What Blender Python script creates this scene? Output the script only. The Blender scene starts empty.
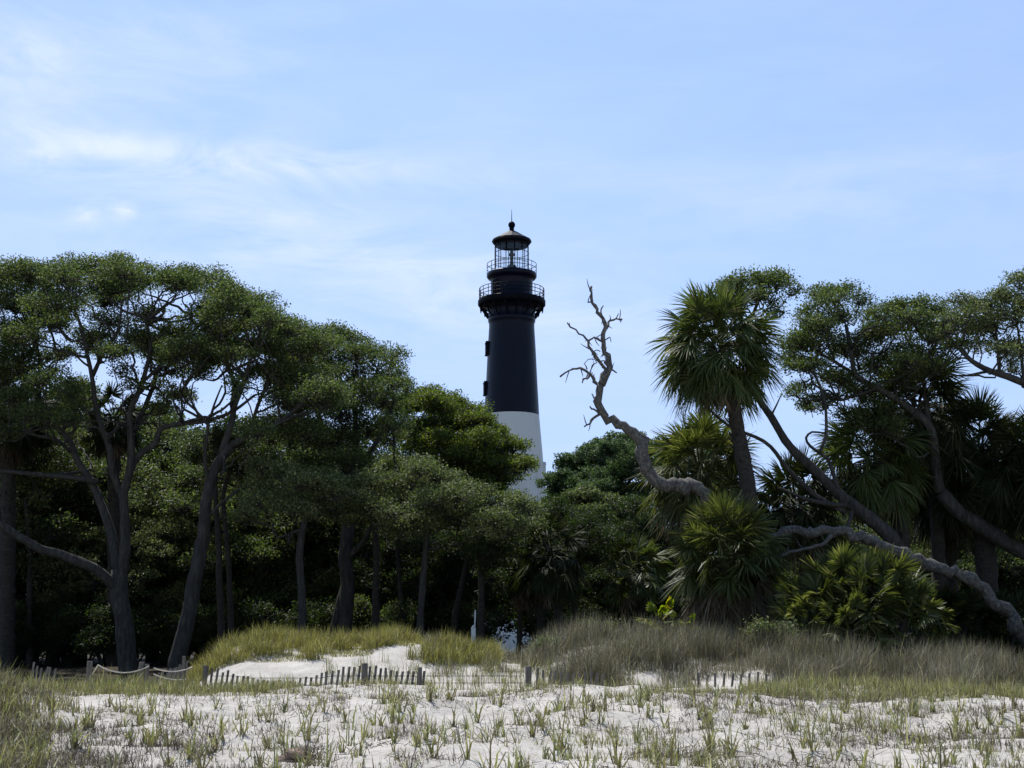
import bpy, math
import numpy as np
from mathutils import Vector

rng = np.random.default_rng(11)
sc = bpy.context.scene
COL = sc.collection
R = math.radians

# ------------------------------------------------------------------ camera
F = 1400.0
PITCH = math.atan(256 / F)
CP, SP = math.cos(PITCH), math.sin(PITCH)
CAMZ = 1.6


def ray(px, py):
    a = (px - 512) / F
    b = (384 - py) / F
    return np.array([a, CP - b * SP, SP + b * CP])


def at(px, py, Y):
    """World point seen at photo pixel (px, py) standing Y metres away."""
    d = ray(px, py)
    return np.array([0, 0, CAMZ]) + d * (Y / d[1])


def mpp(py, Y):
    return Y / ray(512, py)[1] / F


cam = bpy.data.cameras.new("camera")
cam.sensor_width = 36
cam.lens = 36 * F / 1024
cam.clip_end = 20000
camo = bpy.data.objects.new("camera", cam)
COL.objects.link(camo)
camo.location = (0, 0, CAMZ)
camo.rotation_euler = (math.pi / 2 + PITCH, 0, 0)
sc.camera = camo

# ------------------------------------------------------------------ mesh builder


class MB:
    def __init__(self):
        self.V, self.L, self.S, self.M, self.SM = [], [], [], [], []
        self.n = 0

    def add(self, V, faces, mat=0, smooth=True):
        V = np.asarray(V, float)
        for f in faces if isinstance(faces, list) else [faces]:
            f = np.asarray(f, int)
            if len(f) == 0:
                continue
            self.L.append((f + self.n).ravel())
            self.S.append(np.full(len(f), f.shape[1]))
            self.M.append(np.full(len(f), mat))
            self.SM.append(np.full(len(f), smooth))
        self.V.append(V)
        self.n += len(V)
        return self

    def build(self, name, mats, parent=None, loc=None):
        V = np.concatenate(self.V)
        L = np.concatenate(self.L)
        S = np.concatenate(self.S)
        starts = np.concatenate([[0], np.cumsum(S)[:-1]])
        me = bpy.data.meshes.new(name)
        if parent is not None:
            V = V - np.array(parent.matrix_world.translation if False else parent.location)
            if parent.parent is not None:
                V = V - np.array(parent.parent.location)
        elif loc is not None:
            V = V - np.array(loc)
        me.vertices.add(len(V))
        me.vertices.foreach_set("co", V.astype(np.float32).ravel())
        me.loops.add(len(L))
        me.loops.foreach_set("vertex_index", L.astype(np.int32))
        me.polygons.add(len(S))
        me.polygons.foreach_set("loop_start", starts.astype(np.int32))
        me.polygons.foreach_set("material_index", np.concatenate(self.M).astype(np.int32))
        me.polygons.foreach_set("use_smooth", np.concatenate(self.SM))
        for m in mats if isinstance(mats, (list, tuple)) else [mats]:
            me.materials.append(m)
        me.update(calc_edges=True)
        o = bpy.data.objects.new(name, me)
        COL.objects.link(o)
        if parent is not None:
            o.parent = parent
        elif loc is not None:
            o.location = loc
        return o


def tag(o, label=None, cat=None, group=None, kind=None):
    if label:
        o["label"] = label
    if cat:
        o["category"] = cat
    if group:
        o["group"] = group
    if kind:
        o["kind"] = kind
    return o


def thing(name, label, cat, loc, group=None):
    o = bpy.data.objects.new(name, None)
    o.empty_display_size = 0.3
    COL.objects.link(o)
    o.location = [float(v) for v in loc]
    return tag(o, label, cat, group)


def copy_thing(root, loc, rz, s, label, group=None):
    c = root.copy()
    COL.objects.link(c)
    c.location = [float(v) for v in loc]
    c.rotation_euler = (0, 0, rz)
    c.scale = (s, s, s)
    c["label"] = label
    if group:
        c["group"] = group
    for ch in root.children:
        d = ch.copy()
        COL.objects.link(d)
        d.parent = c
    return c


def nrm(v):
    return v / np.maximum(np.linalg.norm(v, axis=-1, keepdims=True), 1e-9)


def catmull(P, step=0.35):
    P = np.asarray(P, float)
    if len(P) < 2:
        return P
    A = np.vstack([2 * P[0] - P[1], P, 2 * P[-1] - P[-2]])
    out = []
    for i in range(1, len(A) - 2):
        p0, p1, p2, p3 = A[i - 1], A[i], A[i + 1], A[i + 2]
        n = max(2, int(np.linalg.norm((p2 - p1)[:3]) / step) + 1)
        t = np.linspace(0, 1, n, endpoint=False)[:, None]
        out.append(0.5 * ((2 * p1) + (-p0 + p2) * t + (2 * p0 - 5 * p1 + 4 * p2 - p3) * t * t + (-p0 + 3 * p1 - 3 * p2 + p3) * t ** 3))
    out.append(A[-2][None])
    return np.vstack(out)


def tube(mb, P, r, n=8, mat=0, lump=0.0, cap=True):
    """Tapered round limb through the points P with radii r."""
    P = np.asarray(P, float)
    r = np.broadcast_to(np.asarray(r, float), (len(P),))
    T = nrm(np.gradient(P, axis=0))
    ref = np.array([0.0, 1.0, 0.0]) if abs(T[0][1]) < 0.9 else np.array([1.0, 0, 0])
    U = []
    u = nrm(ref - T[0] * ref.dot(T[0]))
    for k in range(len(P)):
        u = nrm(u - T[k] * u.dot(T[k]))
        U.append(u)
    U = np.array(U)
    B = np.cross(T, U)
    a = np.linspace(0, 2 * math.pi, n, endpoint=False)
    rr = r[:, None] * (1 + (lump * rng.normal(size=(len(P), n)) if lump else 0))
    V = P[:, None, :] + rr[..., None] * (np.cos(a)[None, :, None] * U[:, None, :] + np.sin(a)[None, :, None] * B[:, None, :])
    V = V.reshape(-1, 3)
    i = np.arange(len(P) - 1)[:, None] * n
    j = np.arange(n)[None, :]
    Fq = np.stack([i + j, i + (j + 1) % n, i + n + (j + 1) % n, i + n + j], -1).reshape(-1, 4)
    fl = [Fq]
    if cap:
        V = np.vstack([V, P[0], P[-1]])
        c0, c1 = len(V) - 2, len(V) - 1
        e = (len(P) - 1) * n
        k = np.arange(n)
        fl.append(np.stack([np.full(n, c0), (k + 1) % n, k], -1))
        fl.append(np.stack([np.full(n, c1), e + k, e + (k + 1) % n], -1))
    mb.add(V, fl, mat)


def prisms(mb, P0, P1, r0, r1, mat=0):
    """Many thin straight three-sided twigs at once."""
    N = len(P0)
    if N == 0:
        return
    T = nrm(P1 - P0)
    ref = nrm(rng.normal(size=(N, 3)))
    U = nrm(np.cross(T, ref))
    B = np.cross(T, U)
    V = np.zeros((N, 6, 3))
    for k in range(3):
        a = 2 * math.pi * k / 3
        d = math.cos(a) * U + math.sin(a) * B
        V[:, k] = P0 + d * np.reshape(r0, (-1, 1))
        V[:, 3 + k] = P1 + d * np.reshape(r1, (-1, 1))
    b = np.arange(N)[:, None] * 6
    Fq = np.concatenate([np.stack([b[:, 0] + k, b[:, 0] + (k + 1) % 3, b[:, 0] + 3 + (k + 1) % 3, b[:, 0] + 3 + k], -1) for k in range(3)])
    mb.add(V.reshape(-1, 3), Fq, mat)


def leaves(mb, C, L, W, mat=0, up=0.35):
    N = len(C)
    n = rng.normal(size=(N, 3))
    n[:, 2] += up * 2
    n = nrm(n)
    a = nrm(np.cross(n, rng.normal(size=(N, 3))))
    b = np.cross(n, a)
    L = np.asarray(L) * rng.uniform(0.7, 1.25, (N, 1))
    W = np.asarray(W) * rng.uniform(0.7, 1.25, (N, 1))
    V = np.stack([C - a * L / 2, C + b * W / 2 - n * W * .1, C + a * L / 2, C - b * W / 2 - n * W * .1], 1).reshape(-1, 3)
    mb.add(V, np.arange(4 * N).reshape(-1, 4), mat, smooth=False)


def lathe(mb, prof, c, n=48, mat=0, smooth=True):
    prof = np.asarray(prof, float)
    a = np.linspace(0, 2 * math.pi, n, endpoint=False)
    V = np.stack([c[0] + prof[:, None, 0] * np.cos(a), c[1] + prof[:, None, 0] * np.sin(a), np.repeat(prof[:, 1:2], n, 1)], -1).reshape(-1, 3)
    i = np.arange(len(prof) - 1)[:, None] * n
    j = np.arange(n)[None, :]
    Fq = np.stack([i + j, i + (j + 1) % n, i + n + (j + 1) % n, i + n + j], -1).reshape(-1, 4)
    mb.add(V, Fq, mat, smooth)


def box(mb, c, s, mat=0, ax=None):
    c = np.asarray(c, float)
    h = np.asarray(s, float) / 2
    K = np.array([[x, y, z] for x in (-1, 1) for y in (-1, 1) for z in (-1, 1)]) * h
    if ax is not None:
        K = K @ np.asarray(ax, float)
    mb.add(c + K, np.array([[0, 1, 3, 2], [4, 6, 7, 5], [0, 4, 5, 1], [2, 3, 7, 6], [0, 2, 6, 4], [1, 5, 7, 3]]), mat, smooth=False)


# ------------------------------------------------------------------ materials


def mat(name):
    m = bpy.data.materials.new(name)
    m.use_nodes = True
    nt = m.node_tree
    nt.nodes.clear()
    out = nt.nodes.new("ShaderNodeOutputMaterial")
    return m, nt, out


def N(nt, t, **kw):
    n = nt.nodes.new(t)
    for k, v in kw.items():
        if k in n.inputs:
            n.inputs[k].default_value = v
        else:
            setattr(n, k, v)
    return n


def ramp(nt, fac, stops):
    r = nt.nodes.new("ShaderNodeValToRGB")
    e = r.color_ramp.elements
    while len(e) < len(stops):
        e.new(0.5)
    for k, (p, c) in enumerate(stops):
        e[k].position = p
        e[k].color = (*c, 1)
    nt.links.new(fac, r.inputs[0])
    return r.outputs[0]


def leaf_mat(name, stops, trans, tf=0.35, rough=0.42, spec=0.45):
    m, nt, out = mat(name)
    g = N(nt, "ShaderNodeNewGeometry")
    c = ramp(nt, g.outputs["Random Per Island"], stops)
    p = N(nt, "ShaderNodeBsdfPrincipled", Roughness=rough)
    p.inputs["Specular IOR Level"].default_value = spec
    nt.links.new(c, p.inputs["Base Color"])
    t = N(nt, "ShaderNodeBsdfTranslucent")
    mx = N(nt, "ShaderNodeMix", data_type='RGBA', blend_type='MULTIPLY')
    mx.inputs[0].default_value = 1
    nt.links.new(c, mx.inputs[6])
    mx.inputs[7].default_value = (*trans, 1)
    nt.links.new(mx.outputs[2], t.inputs[0])
    s = N(nt, "ShaderNodeMixShader")
    s.inputs[0].default_value = tf
    nt.links.new(p.outputs[0], s.inputs[1])
    nt.links.new(t.outputs[0], s.inputs[2])
    nt.links.new(s.outputs[0], out.inputs[0])
    return m


def rough_mat(name, stops, scale=(6, 6, 1.2), rough=0.85, bump=0.5, detail=6, dist=0.03, spec=0.25):
    m, nt, out = mat(name)
    tc = N(nt, "ShaderNodeTexCoord")
    mp = N(nt, "ShaderNodeMapping")
    mp.inputs["Scale"].default_value = scale
    nt.links.new(tc.outputs["Object"], mp.inputs[0])
    no = N(nt, "ShaderNodeTexNoise", Scale=1.0, Detail=detail, Roughness=0.65)
    nt.links.new(mp.outputs[0], no.inputs["Vector"])
    c = ramp(nt, no.outputs[0], stops)
    p = N(nt, "ShaderNodeBsdfPrincipled", Roughness=rough)
    p.inputs["Specular IOR Level"].default_value = spec
    nt.links.new(c, p.inputs["Base Color"])
    if bump:
        b = N(nt, "ShaderNodeBump", Strength=bump, Distance=dist)
        nt.links.new(no.outputs[0], b.inputs["Height"])
        nt.links.new(b.outputs[0], p.inputs["Normal"])
    nt.links.new(p.outputs[0], out.inputs[0])
    return m


def plain_mat(name, col, rough=0.6, metal=0.0, spec=0.4):
    c0 = tuple(v * 0.85 for v in col)
    c1 = tuple(min(1, v * 1.12) for v in col)
    return rough_mat(name, [(0.3, c0), (0.7, c1)], (3, 3, 3), rough, 0.15, 5, 0.01, spec)


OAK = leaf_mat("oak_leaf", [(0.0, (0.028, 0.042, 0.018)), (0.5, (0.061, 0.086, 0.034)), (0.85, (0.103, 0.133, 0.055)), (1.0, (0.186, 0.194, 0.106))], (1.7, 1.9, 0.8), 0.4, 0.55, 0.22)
OAK_GREY = leaf_mat("oak_leaf_silvery", [(0.0, (0.042, 0.056, 0.024)), (0.5, (0.093, 0.115, 0.048)), (0.85, (0.158, 0.175, 0.080)), (1.0, (0.259, 0.262, 0.134))], (1.5, 1.8, 0.9), 0.3, 0.55, 0.25)
OAK_YEL = leaf_mat("yellow_green_leaf", [(0.0, (0.036, 0.052, 0.014)), (0.5, (0.078, 0.104, 0.028)), (1.0, (0.15, 0.175, 0.055))], (1.8, 2.0, 0.6), 0.4, 0.55, 0.25)
PINE = leaf_mat("far_leaf", [(0.0, (0.040, 0.065, 0.034)), (0.6, (0.081, 0.118, 0.060)), (1.0, (0.133, 0.172, 0.094))], (1.5, 1.8, 0.8), 0.3, 0.6, 0.2)
DARK = leaf_mat("shade_leaf", [(0.0, (0.013, 0.022, 0.010)), (0.6, (0.029, 0.044, 0.017)), (1.0, (0.053, 0.073, 0.026))], (1.8, 2.1, 0.7), 0.3, 0.55, 0.18)  # oak green darkened so the shade of the wood is in the colour
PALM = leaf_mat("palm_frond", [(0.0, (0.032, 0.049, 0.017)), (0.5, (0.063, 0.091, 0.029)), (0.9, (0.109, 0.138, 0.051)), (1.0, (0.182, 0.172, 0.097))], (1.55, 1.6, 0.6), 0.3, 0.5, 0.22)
PALM_DARK = leaf_mat("palm_frond_shaded", [(0.0, (0.014, 0.022, 0.010)), (0.6, (0.03, 0.042, 0.018)), (1.0, (0.06, 0.066, 0.034))], (1.6, 1.7, 0.6), 0.22, 0.6, 0.1)  # palm green darkened; the overhead shade is put into the colour
PALM_SUN = leaf_mat("palm_frond_sunlit", [(0.0, (0.032, 0.046, 0.014)), (0.5, (0.071, 0.092, 0.030)), (0.85, (0.116, 0.140, 0.052)), (1.0, (0.232, 0.227, 0.139))], (1.5, 1.5, 0.55), 0.34, 0.5, 0.22)  # palm and palmetto green lightened, with sunlight put into the colour
PALM_YEL = leaf_mat("young_palmetto_leaf", [(0.0, (0.120, 0.165, 0.009)), (0.7, (0.195, 0.255, 0.015)), (1.0, (0.315, 0.180, 0.038))], (1.8, 1.9, 0.5), 0.5, 0.5, 0.25)
DEADP = leaf_mat("dead_frond", [(0.0, (0.058, 0.043, 0.029)), (0.6, (0.132, 0.105, 0.073)), (1.0, (0.252, 0.218, 0.167))], (1.3, 1.2, 0.9), 0.2, 0.7, 0.15)
BARK = rough_mat("oak_bark", [(0.3, (0.022, 0.022, 0.021)), (0.55, (0.053, 0.051, 0.048)), (0.75, (0.106, 0.102, 0.095))], (9, 9, 2.2), 0.9, 0.9)
PBARK = rough_mat("palm_and_shaded_trunk_bark", [(0.3, (0.022, 0.02, 0.018)), (0.6, (0.05, 0.045, 0.04)), (0.8, (0.09, 0.08, 0.07))], (6, 6, 14), 0.9, 0.9)
DEADW = rough_mat("bleached_wood", [(0.3, (0.038, 0.036, 0.034)), (0.5, (0.10, 0.096, 0.091)), (0.72, (0.22, 0.213, 0.203))], (13, 13, 9), 0.85, 0.8, 8, 0.04)
SLAT = rough_mat("weathered_slat", [(0.3, (0.065, 0.061, 0.057)), (0.7, (0.182, 0.169, 0.156))], (14, 14, 2), 0.9, 0.4)
POSTM = rough_mat("weathered_post", [(0.3, (0.06, 0.055, 0.05)), (0.7, (0.17, 0.155, 0.14))], (16, 16, 3), 0.9, 0.5)
ROPE = plain_mat("rope", (0.5, 0.47, 0.42), 0.9)
BLACK = rough_mat("black_tower_paint", [(0.3, (0.0028, 0.0045, 0.015)), (0.7, (0.0052, 0.0078, 0.024))], (0.7, 0.7, 0.35), 0.4, 0, 6, 0.02, 0.18)
WHITE = rough_mat("white_tower_paint", [(0.25, (0.62, 0.615, 0.60)), (0.5, (0.80, 0.80, 0.79))], (0.5, 0.5, 0.16), 0.6, 0, 6, 0.02, 0.3)
IRON = plain_mat("black_iron", (0.006, 0.0065, 0.011), 0.6, 0, 0.06)
ROOFM = plain_mat("lantern_roof_metal", (0.013, 0.014, 0.02), 0.55, 0, 0.12)
LENS = plain_mat("lamp_brass", (0.05, 0.05, 0.045), 0.35)
WPOST = plain_mat("white_post_paint", (0.8, 0.8, 0.8), 0.6)

GLASS, nt, out = mat("lantern_glass")
g1 = N(nt, "ShaderNodeBsdfTransparent")
g1.inputs[0].default_value = (0.93, 0.95, 0.96, 1)
g2 = N(nt, "ShaderNodeBsdfGlossy", Roughness=0.03)
ms = N(nt, "ShaderNodeMixShader")
ms.inputs[0].default_value = 0.07
nt.links.new(g1.outputs[0], ms.inputs[1])
nt.links.new(g2.outputs[0], ms.inputs[2])
nt.links.new(ms.outputs[0], out.inputs[0])


def grass_mat(name, stops, trans=(1.6, 1.7, 0.8), tf=0.3):
    return leaf_mat(name, stops, trans, tf, 0.55, 0.3)


G_DUNE = grass_mat("dune_grass_blade", [(0.0, (0.09, 0.072, 0.048)), (0.3, (0.19, 0.165, 0.105)), (0.5, (0.155, 0.165, 0.085)), (0.8, (0.20, 0.215, 0.11)), (1.0, (0.44, 0.40, 0.28))])
G_DEAD = grass_mat("dead_grass_stem", [(0.0, (0.05, 0.04, 0.03)), (0.6, (0.13, 0.105, 0.075)), (1.0, (0.24, 0.2, 0.14))], (1, 1, 1), 0.1)
G_YEL = grass_mat("yellow_green_grass_blade", [(0.0, (0.115, 0.10, 0.045)), (0.35, (0.185, 0.165, 0.066)), (0.8, (0.215, 0.212, 0.08)), (1.0, (0.40, 0.36, 0.19))])
G_DRY = grass_mat("dry_grass_blade", [(0.0, (0.101, 0.085, 0.067)), (0.35, (0.168, 0.151, 0.118)), (0.7, (0.241, 0.224, 0.174)), (0.85, (0.179, 0.202, 0.101)), (1.0, (0.515, 0.482, 0.403))], (1.3, 1.3, 0.9), 0.22)

G_BROWN = grass_mat("brown_grass_blade", [(0.0, (0.05, 0.042, 0.034)), (0.5, (0.125, 0.11, 0.082)), (0.8, (0.14, 0.15, 0.075)), (1.0, (0.28, 0.25, 0.2))], (1.3, 1.3, 0.9), 0.22)

# ------------------------------------------------------------------ ground


def sstep(a, b, x):
    t = np.clip((x - a) / (b - a), 0, 1)
    return t * t * (3 - 2 * t)


_w = np.random.default_rng(5)
WAVES = [(lam, _w.uniform(0, 2 * math.pi), _w.uniform(0, 2 * math.pi)) for lam in (5.3, 4.1, 3.1, 2.3, 1.7, 1.35, 1.05, 0.8, 0.66, 0.52, 0.43, 0.36) for _ in range(3)]


def bumps(x, y, lo, hi, amp):
    z = 0
    for lam, a, ph in WAVES:
        if lo <= lam <= hi:
            z = z + lam * np.sin(2 * math.pi * (x * math.cos(a) + y * math.sin(a)) / lam + ph + 0.8 * np.sin(x * 1.1 / lam + a * 3))
    return z * amp


BX = (np.array([-300, 0, 150, 190, 212, 232, 255, 300, 350, 400, 470, 520, 600, 700, 800, 900, 1024, 1300]) - 512) / 38.9
BZ = np.array([.75, .7, .62, .6, .95, 1.32, 1.5, 1.46, 1.42, 1.46, 1.24, 1.10, 1.45, 1.28, 1.10, .84, .6, .5])


def ground(x, Y):
    x = np.asarray(x, float)
    Y = np.asarray(Y, float)
    Yc = Y + 0.7 * np.sin(x * 0.45 + 1) + 0.4 * np.sin(x * 1.1)
    z = np.interp(Yc, [-50, 6, 10, 13, 16, 19, 22, 24.5, 26, 28.5, 31, 46, 70, 400, 9000],
                  [0, 0, .10, .25, .37, .50, .63, .71, .67, .54, .56, .60, .5, .4, .3])
    right = np.interp(x, [-40, -7, -4, 0, 4, 9, 40], [.0, .0, .02, .06, .05, -.06, -.1])
    z = z + right * sstep(14, 22, Y) * (1 - sstep(28, 34, Y))
    zb = np.interp(x * 36 / np.maximum(Y, 25), BX, BZ)
    b = sstep(29.5, 35.5, Y) * (1 - sstep(38, 47, Y))
    z = z + (zb - z) * b
    z = z + 0.66 * np.exp(-((x + 8.1) / 1.1) ** 2 - ((Y - 19.5) / 2.6) ** 2)
    z = z - .32 * (1 - sstep(-8.2, -6.6, x)) * sstep(26.5, 29.5, Y) * (1 - sstep(46, 55, Y))
    near = (1 - sstep(45, 80, Y)) * sstep(4, 11, Y)
    z = z + near * (bumps(x, Y, 1.0, 9, 0.0045) + bumps(x, Y, 0.3, 0.99, 0.008) * (1 - sstep(30, 40, Y)))
    return z


def axis(dense0, dense1, d, far0, far1, growth=1.18):
    a = list(np.arange(dense0, dense1, d))
    s, v = d, dense1
    while v < far1:
        a.append(v)
        s *= growth
        v += s
    a.append(far1)
    s, v = d, dense0
    pre = []
    while v > far0:
        s *= growth
        v -= s
        pre.append(max(v, far0))
    return np.array(pre[::-1] + a)


gx = axis(-11, 11, 0.075, -6000, 6000)
gy = np.concatenate([axis(11, 27, 0.06, -300, 27.0)[:-1], axis(27, 44, 0.16, 27, 9000)])
gy = np.unique(gy)
GX, GY = np.meshgrid(gx, gy)
GZ = ground(GX, GY)
mb = MB()
nx = len(gx)
i = np.arange(len(gy) - 1)[:, None] * nx
j = np.arange(nx - 1)[None, :]
mb.add(np.stack([GX, GY, GZ], -1).reshape(-1, 3), np.stack([i + j, i + j + 1, i + nx + j + 1, i + nx + j], -1).reshape(-1, 4))

m, nt, out = mat("sand_and_forest_floor")
g = N(nt, "ShaderNodeNewGeometry")
sx = N(nt, "ShaderNodeSeparateXYZ")
nt.links.new(g.outputs["Position"], sx.inputs[0])


def noise(scale, detail=5, rough=0.6):
    n = N(nt, "ShaderNodeTexNoise", Scale=scale, Detail=detail, Roughness=rough)
    nt.links.new(g.outputs["Position"], n.inputs["Vector"])
    return n.outputs[0]


n1 = noise(1.1, 6)
n2 = noise(14, 6, 0.7)
n3 = noise(0.35, 4)
sand = ramp(nt, n1, [(0.25, (0.34, 0.318, 0.286)), (0.45, (0.46, 0.438, 0.402)), (0.7, (0.56, 0.537, 0.498))])
speck = ramp(nt, n2, [(0.30, (0.55, 0.52, 0.48)), (0.45, (1, 1, 1)), (1.0, (1, 1, 1))])
mul = N(nt, "ShaderNodeMix", data_type='RGBA', blend_type='MULTIPLY')
mul.inputs[0].default_value = 1
nt.links.new(sand, mul.inputs[6])
nt.links.new(speck, mul.inputs[7])
floor = ramp(nt, n2, [(0.3, (0.022, 0.017, 0.011)), (0.6, (0.05, 0.04, 0.025)), (0.8, (0.085, 0.068, 0.042))])
# position mask: leaf litter starts beyond the back dune
ad = N(nt, "ShaderNodeMath", operation='MULTIPLY_ADD')
nt.links.new(n3, ad.inputs[0])
ad.inputs[1].default_value = 6.0
nt.links.new(sx.outputs["Y"], ad.inputs[2])
mr = N(nt, "ShaderNodeMapRange")
mr.inputs["From Min"].default_value = 42.0
mr.inputs["From Max"].default_value = 44.5
lx = N(nt, "ShaderNodeMapRange")
lx.inputs["From Min"].default_value = -7.0
lx.inputs["From Max"].default_value = -9.5
lx.inputs["To Max"].default_value = 10.0
nt.links.new(sx.outputs["X"], lx.inputs[0])
ad2 = N(nt, "ShaderNodeMath", operation='ADD')
nt.links.new(ad.outputs[0], ad2.inputs[0])
nt.links.new(lx.outputs[0], ad2.inputs[1])
nt.links.new(ad2.outputs[0], mr.inputs[0])
mx = N(nt, "ShaderNodeMix", data_type='RGBA')
nt.links.new(mr.outputs[0], mx.inputs[0])
nt.links.new(mul.outputs[2], mx.inputs[6])
nt.links.new(floor, mx.inputs[7])
p = N(nt, "ShaderNodeBsdfPrincipled", Roughness=0.95)
p.inputs["Specular IOR Level"].default_value = 0.15
nt.links.new(mx.outputs[2], p.inputs["Base Color"])
n4 = noise(9, 8, 0.7)
bp = N(nt, "ShaderNodeBump", Strength=0.6, Distance=0.06)
nt.links.new(n4, bp.inputs["Height"])
nt.links.new(bp.outputs[0], p.inputs["Normal"])
nt.links.new(p.outputs[0], out.inputs[0])
tag(mb.build("ground", m), "white sand dunes rising to the dark forest floor", "ground", kind="structure")

# ------------------------------------------------------------------ lighthouse
LY = 140.0
LX = float(at(511.7, 640, LY)[0])
LC = (LX, LY)


def lz(row):
    return float(at(512, row, LY)[2])


def lr(row, hw):
    return hw * mpp(row, LY)


root = thing("lighthouse", "tall black over white lighthouse with glazed lantern room behind the trees", "lighthouse", (LX, LY, float(ground(0, LY))))
rows = [(660, 47), (600, 42.6), (545, 38.2), (490, 34.0), (450, 30.6), (415.8, 27.5)]
prof = [(lr(r, h), lz(r)) for r, h in rows]
mb = MB()
lathe(mb, [(prof[0][0] + .25, 0.2), (prof[0][0] + .25, prof[0][1] + .5), (prof[0][0], prof[0][1] + .52)], LC, 64)
lathe(mb, prof, LC, 64)
mb.build("lower_tower", WHITE, root)
mb = MB()
rows = [(415.8, 27.5), (380, 25.5), (350, 24.0), (327, 22.6), (323, 22.8), (322, 23.6), (319, 23.6), (318, 22.7), (312, 23.3), (308, 25.0), (306.8, 29.0)]
lathe(mb, [(lr(r, h) + .004, lz(r)) for r, h in rows], LC, 64)
mb.build("upper_tower", BLACK, root)
mb = MB()
rows = [(306.8, 20), (306.8, 32.6), (305.2, 33.8), (301.5, 33.8), (300.4, 33.2), (300.4, 18)]
lathe(mb, [(lr(r, h), lz(r)) for r, h in rows], LC, 64)
mb.build("gallery_deck", IRON, root)
for k in range(16):
    a = 2 * math.pi * (k + .5) / 16
    mb = MB()
    d = np.array([math.cos(a), math.sin(a), 0])
    c0 = np.array([LX, LY, 0])
    ro, ri = lr(307, 32.0), lr(314, 23.2)
    pts = [c0 + d * ri + [0, 0, lz(318.6)], c0 + d * (ri + .35) + [0, 0, lz(314.6)], c0 + d * (ri + .62) + [0, 0, lz(310.1)], c0 + d * ro + [0, 0, lz(307.6)]]
    tube(mb, catmull(np.array(pts), .15), .085, 6)
    tube(mb, [c0 + d * (ro - .05) + [0, 0, lz(306.9)], c0 + d * (ro - .05) + [0, 0, lz(309.6)], c0 + d * (ro - .05) + [0, 0, lz(312.1)]], [.13, .10, .03], 6)
    tube(mb, [c0 + d * (ri + .45) + [0, 0, lz(309.6)], c0 + d * (ri + .45) + [0, 0, lz(313.6)], c0 + d * (ri + .45) + [0, 0, lz(316.1)]], [.10, .09, .02], 6)
    mb.build("bracket", IRON, root)


def railing(name, radius, z0, z1, nb, rails, th):
    mb = MB()
    a = np.linspace(0, 2 * math.pi, nb, endpoint=False)
    C = np.stack([LX + radius * np.cos(a), LY + radius * np.sin(a)], -1)
    for x, y in C:
        tube(mb, [(x, y, z0 - .02), (x, y, z1)], th, 5)
    for f in rails:
        aa = np.linspace(0, 2 * math.pi, 65)
        P = np.stack([LX + radius * np.cos(aa), LY + radius * np.sin(aa), np.full(65, z0 + (z1 - z0) * f)], -1)
        tube(mb, P, th * 1.05, 6, cap=False)
    mb.build(name, IRON, root)


railing("gallery_railing", lr(290, 32.4), lz(300.4), lz(289.6), 24, (1.0, .68, .36), .034)
mb = MB()
rows = [(300.4, 21.6), (299.5, 21.6), (299.0, 20.9), (281, 20.9), (279.5, 21.8), (279, 23.6), (277.2, 25.0), (274.4, 25.0), (273.8, 24.4), (273.8, 14)]
lathe(mb, [(lr(r, h), lz(r)) for r, h in rows], LC, 48)
mb.build("watch_room", BLACK, root)
mb = MB()
box(mb, (LX - lr(288, 21.3) * .75, LY - lr(288, 21.3) * .66, lz(291)), (.75, .12, 1.7), ax=[[.66, -.75, 0], [.75, .66, 0], [0, 0, 1]])
mb.build("door", IRON, root)
railing("lantern_railing", lr(266, 24.6), lz(273.8), lz(264.5), 10, (1.0, .5), .03)
rlan = lr(256, 17.0)
mb = MB()
for k in range(12):
    a = 2 * math.pi * (k + .35) / 12
    x, y = LX + rlan * math.cos(a), LY + rlan * math.sin(a)
    tube(mb, [(x, y, lz(273.9)), (x, y, lz(243))], .045, 6)
for row in (273.4, 263.5, 253.5, 244.0):
    aa = np.linspace(0, 2 * math.pi, 61)
    P = np.stack([LX + rlan * np.cos(aa), LY + rlan * np.sin(aa), np.full(61, lz(row))], -1)
    tube(mb, P, .03 if row in (263.5, 253.5) else .08, 6, cap=False)
mb.build("lantern_frame", IRON, root)
mb = MB()
lathe(mb, [(rlan - .12, lz(273.6)), (rlan - .12, lz(243.5))], LC, 48)
mb.build("lantern_glass", GLASS, root)
mb = MB()
rows = [(273.8, 5.8), (269.4, 5.8), (266, 4.6), (264.6, 2.0), (259, 1.6), (256, 1.8), (255.6, 3.0), (254.6, 3.1), (252.5, 1.8), (251.0, 1.6), (249, 0.05)]
lathe(mb, [(lr(r, h), lz(r)) for r, h in rows], LC, 24)
mb.build("lamp", LENS, root)
mb = MB()
rows = [(246.5, 16.4), (243.2, 16.6), (243.0, 19.3), (241.6, 20.0), (240.2, 19.4), (236, 11.8), (233, 7.0), (231, 3.2), (230.6, 0.05)]
lathe(mb, [(lr(r, h), lz(r)) for r, h in rows], LC, 16, smooth=False)
mb.build("roof", ROOFM, root)
mb = MB()
rows = [(231.2, 3.0), (230.4, 2.4), (228.2, 2.4)] + [(225.0 + 3.6 * math.cos(t), max(.05, 3.5 * math.sin(t))) for t in np.linspace(.5, math.pi, 10)]
lathe(mb, [(lr(r, h), lz(r)) for r, h in rows], LC, 20)
mb.build("ball_finial", IRON, root)
mb = MB()
tube(mb, [(LX, LY, lz(222)), (LX, LY, lz(209.5))], [.05, .02], 5)
mb.build("lightning_rod", IRON, root)
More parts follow.
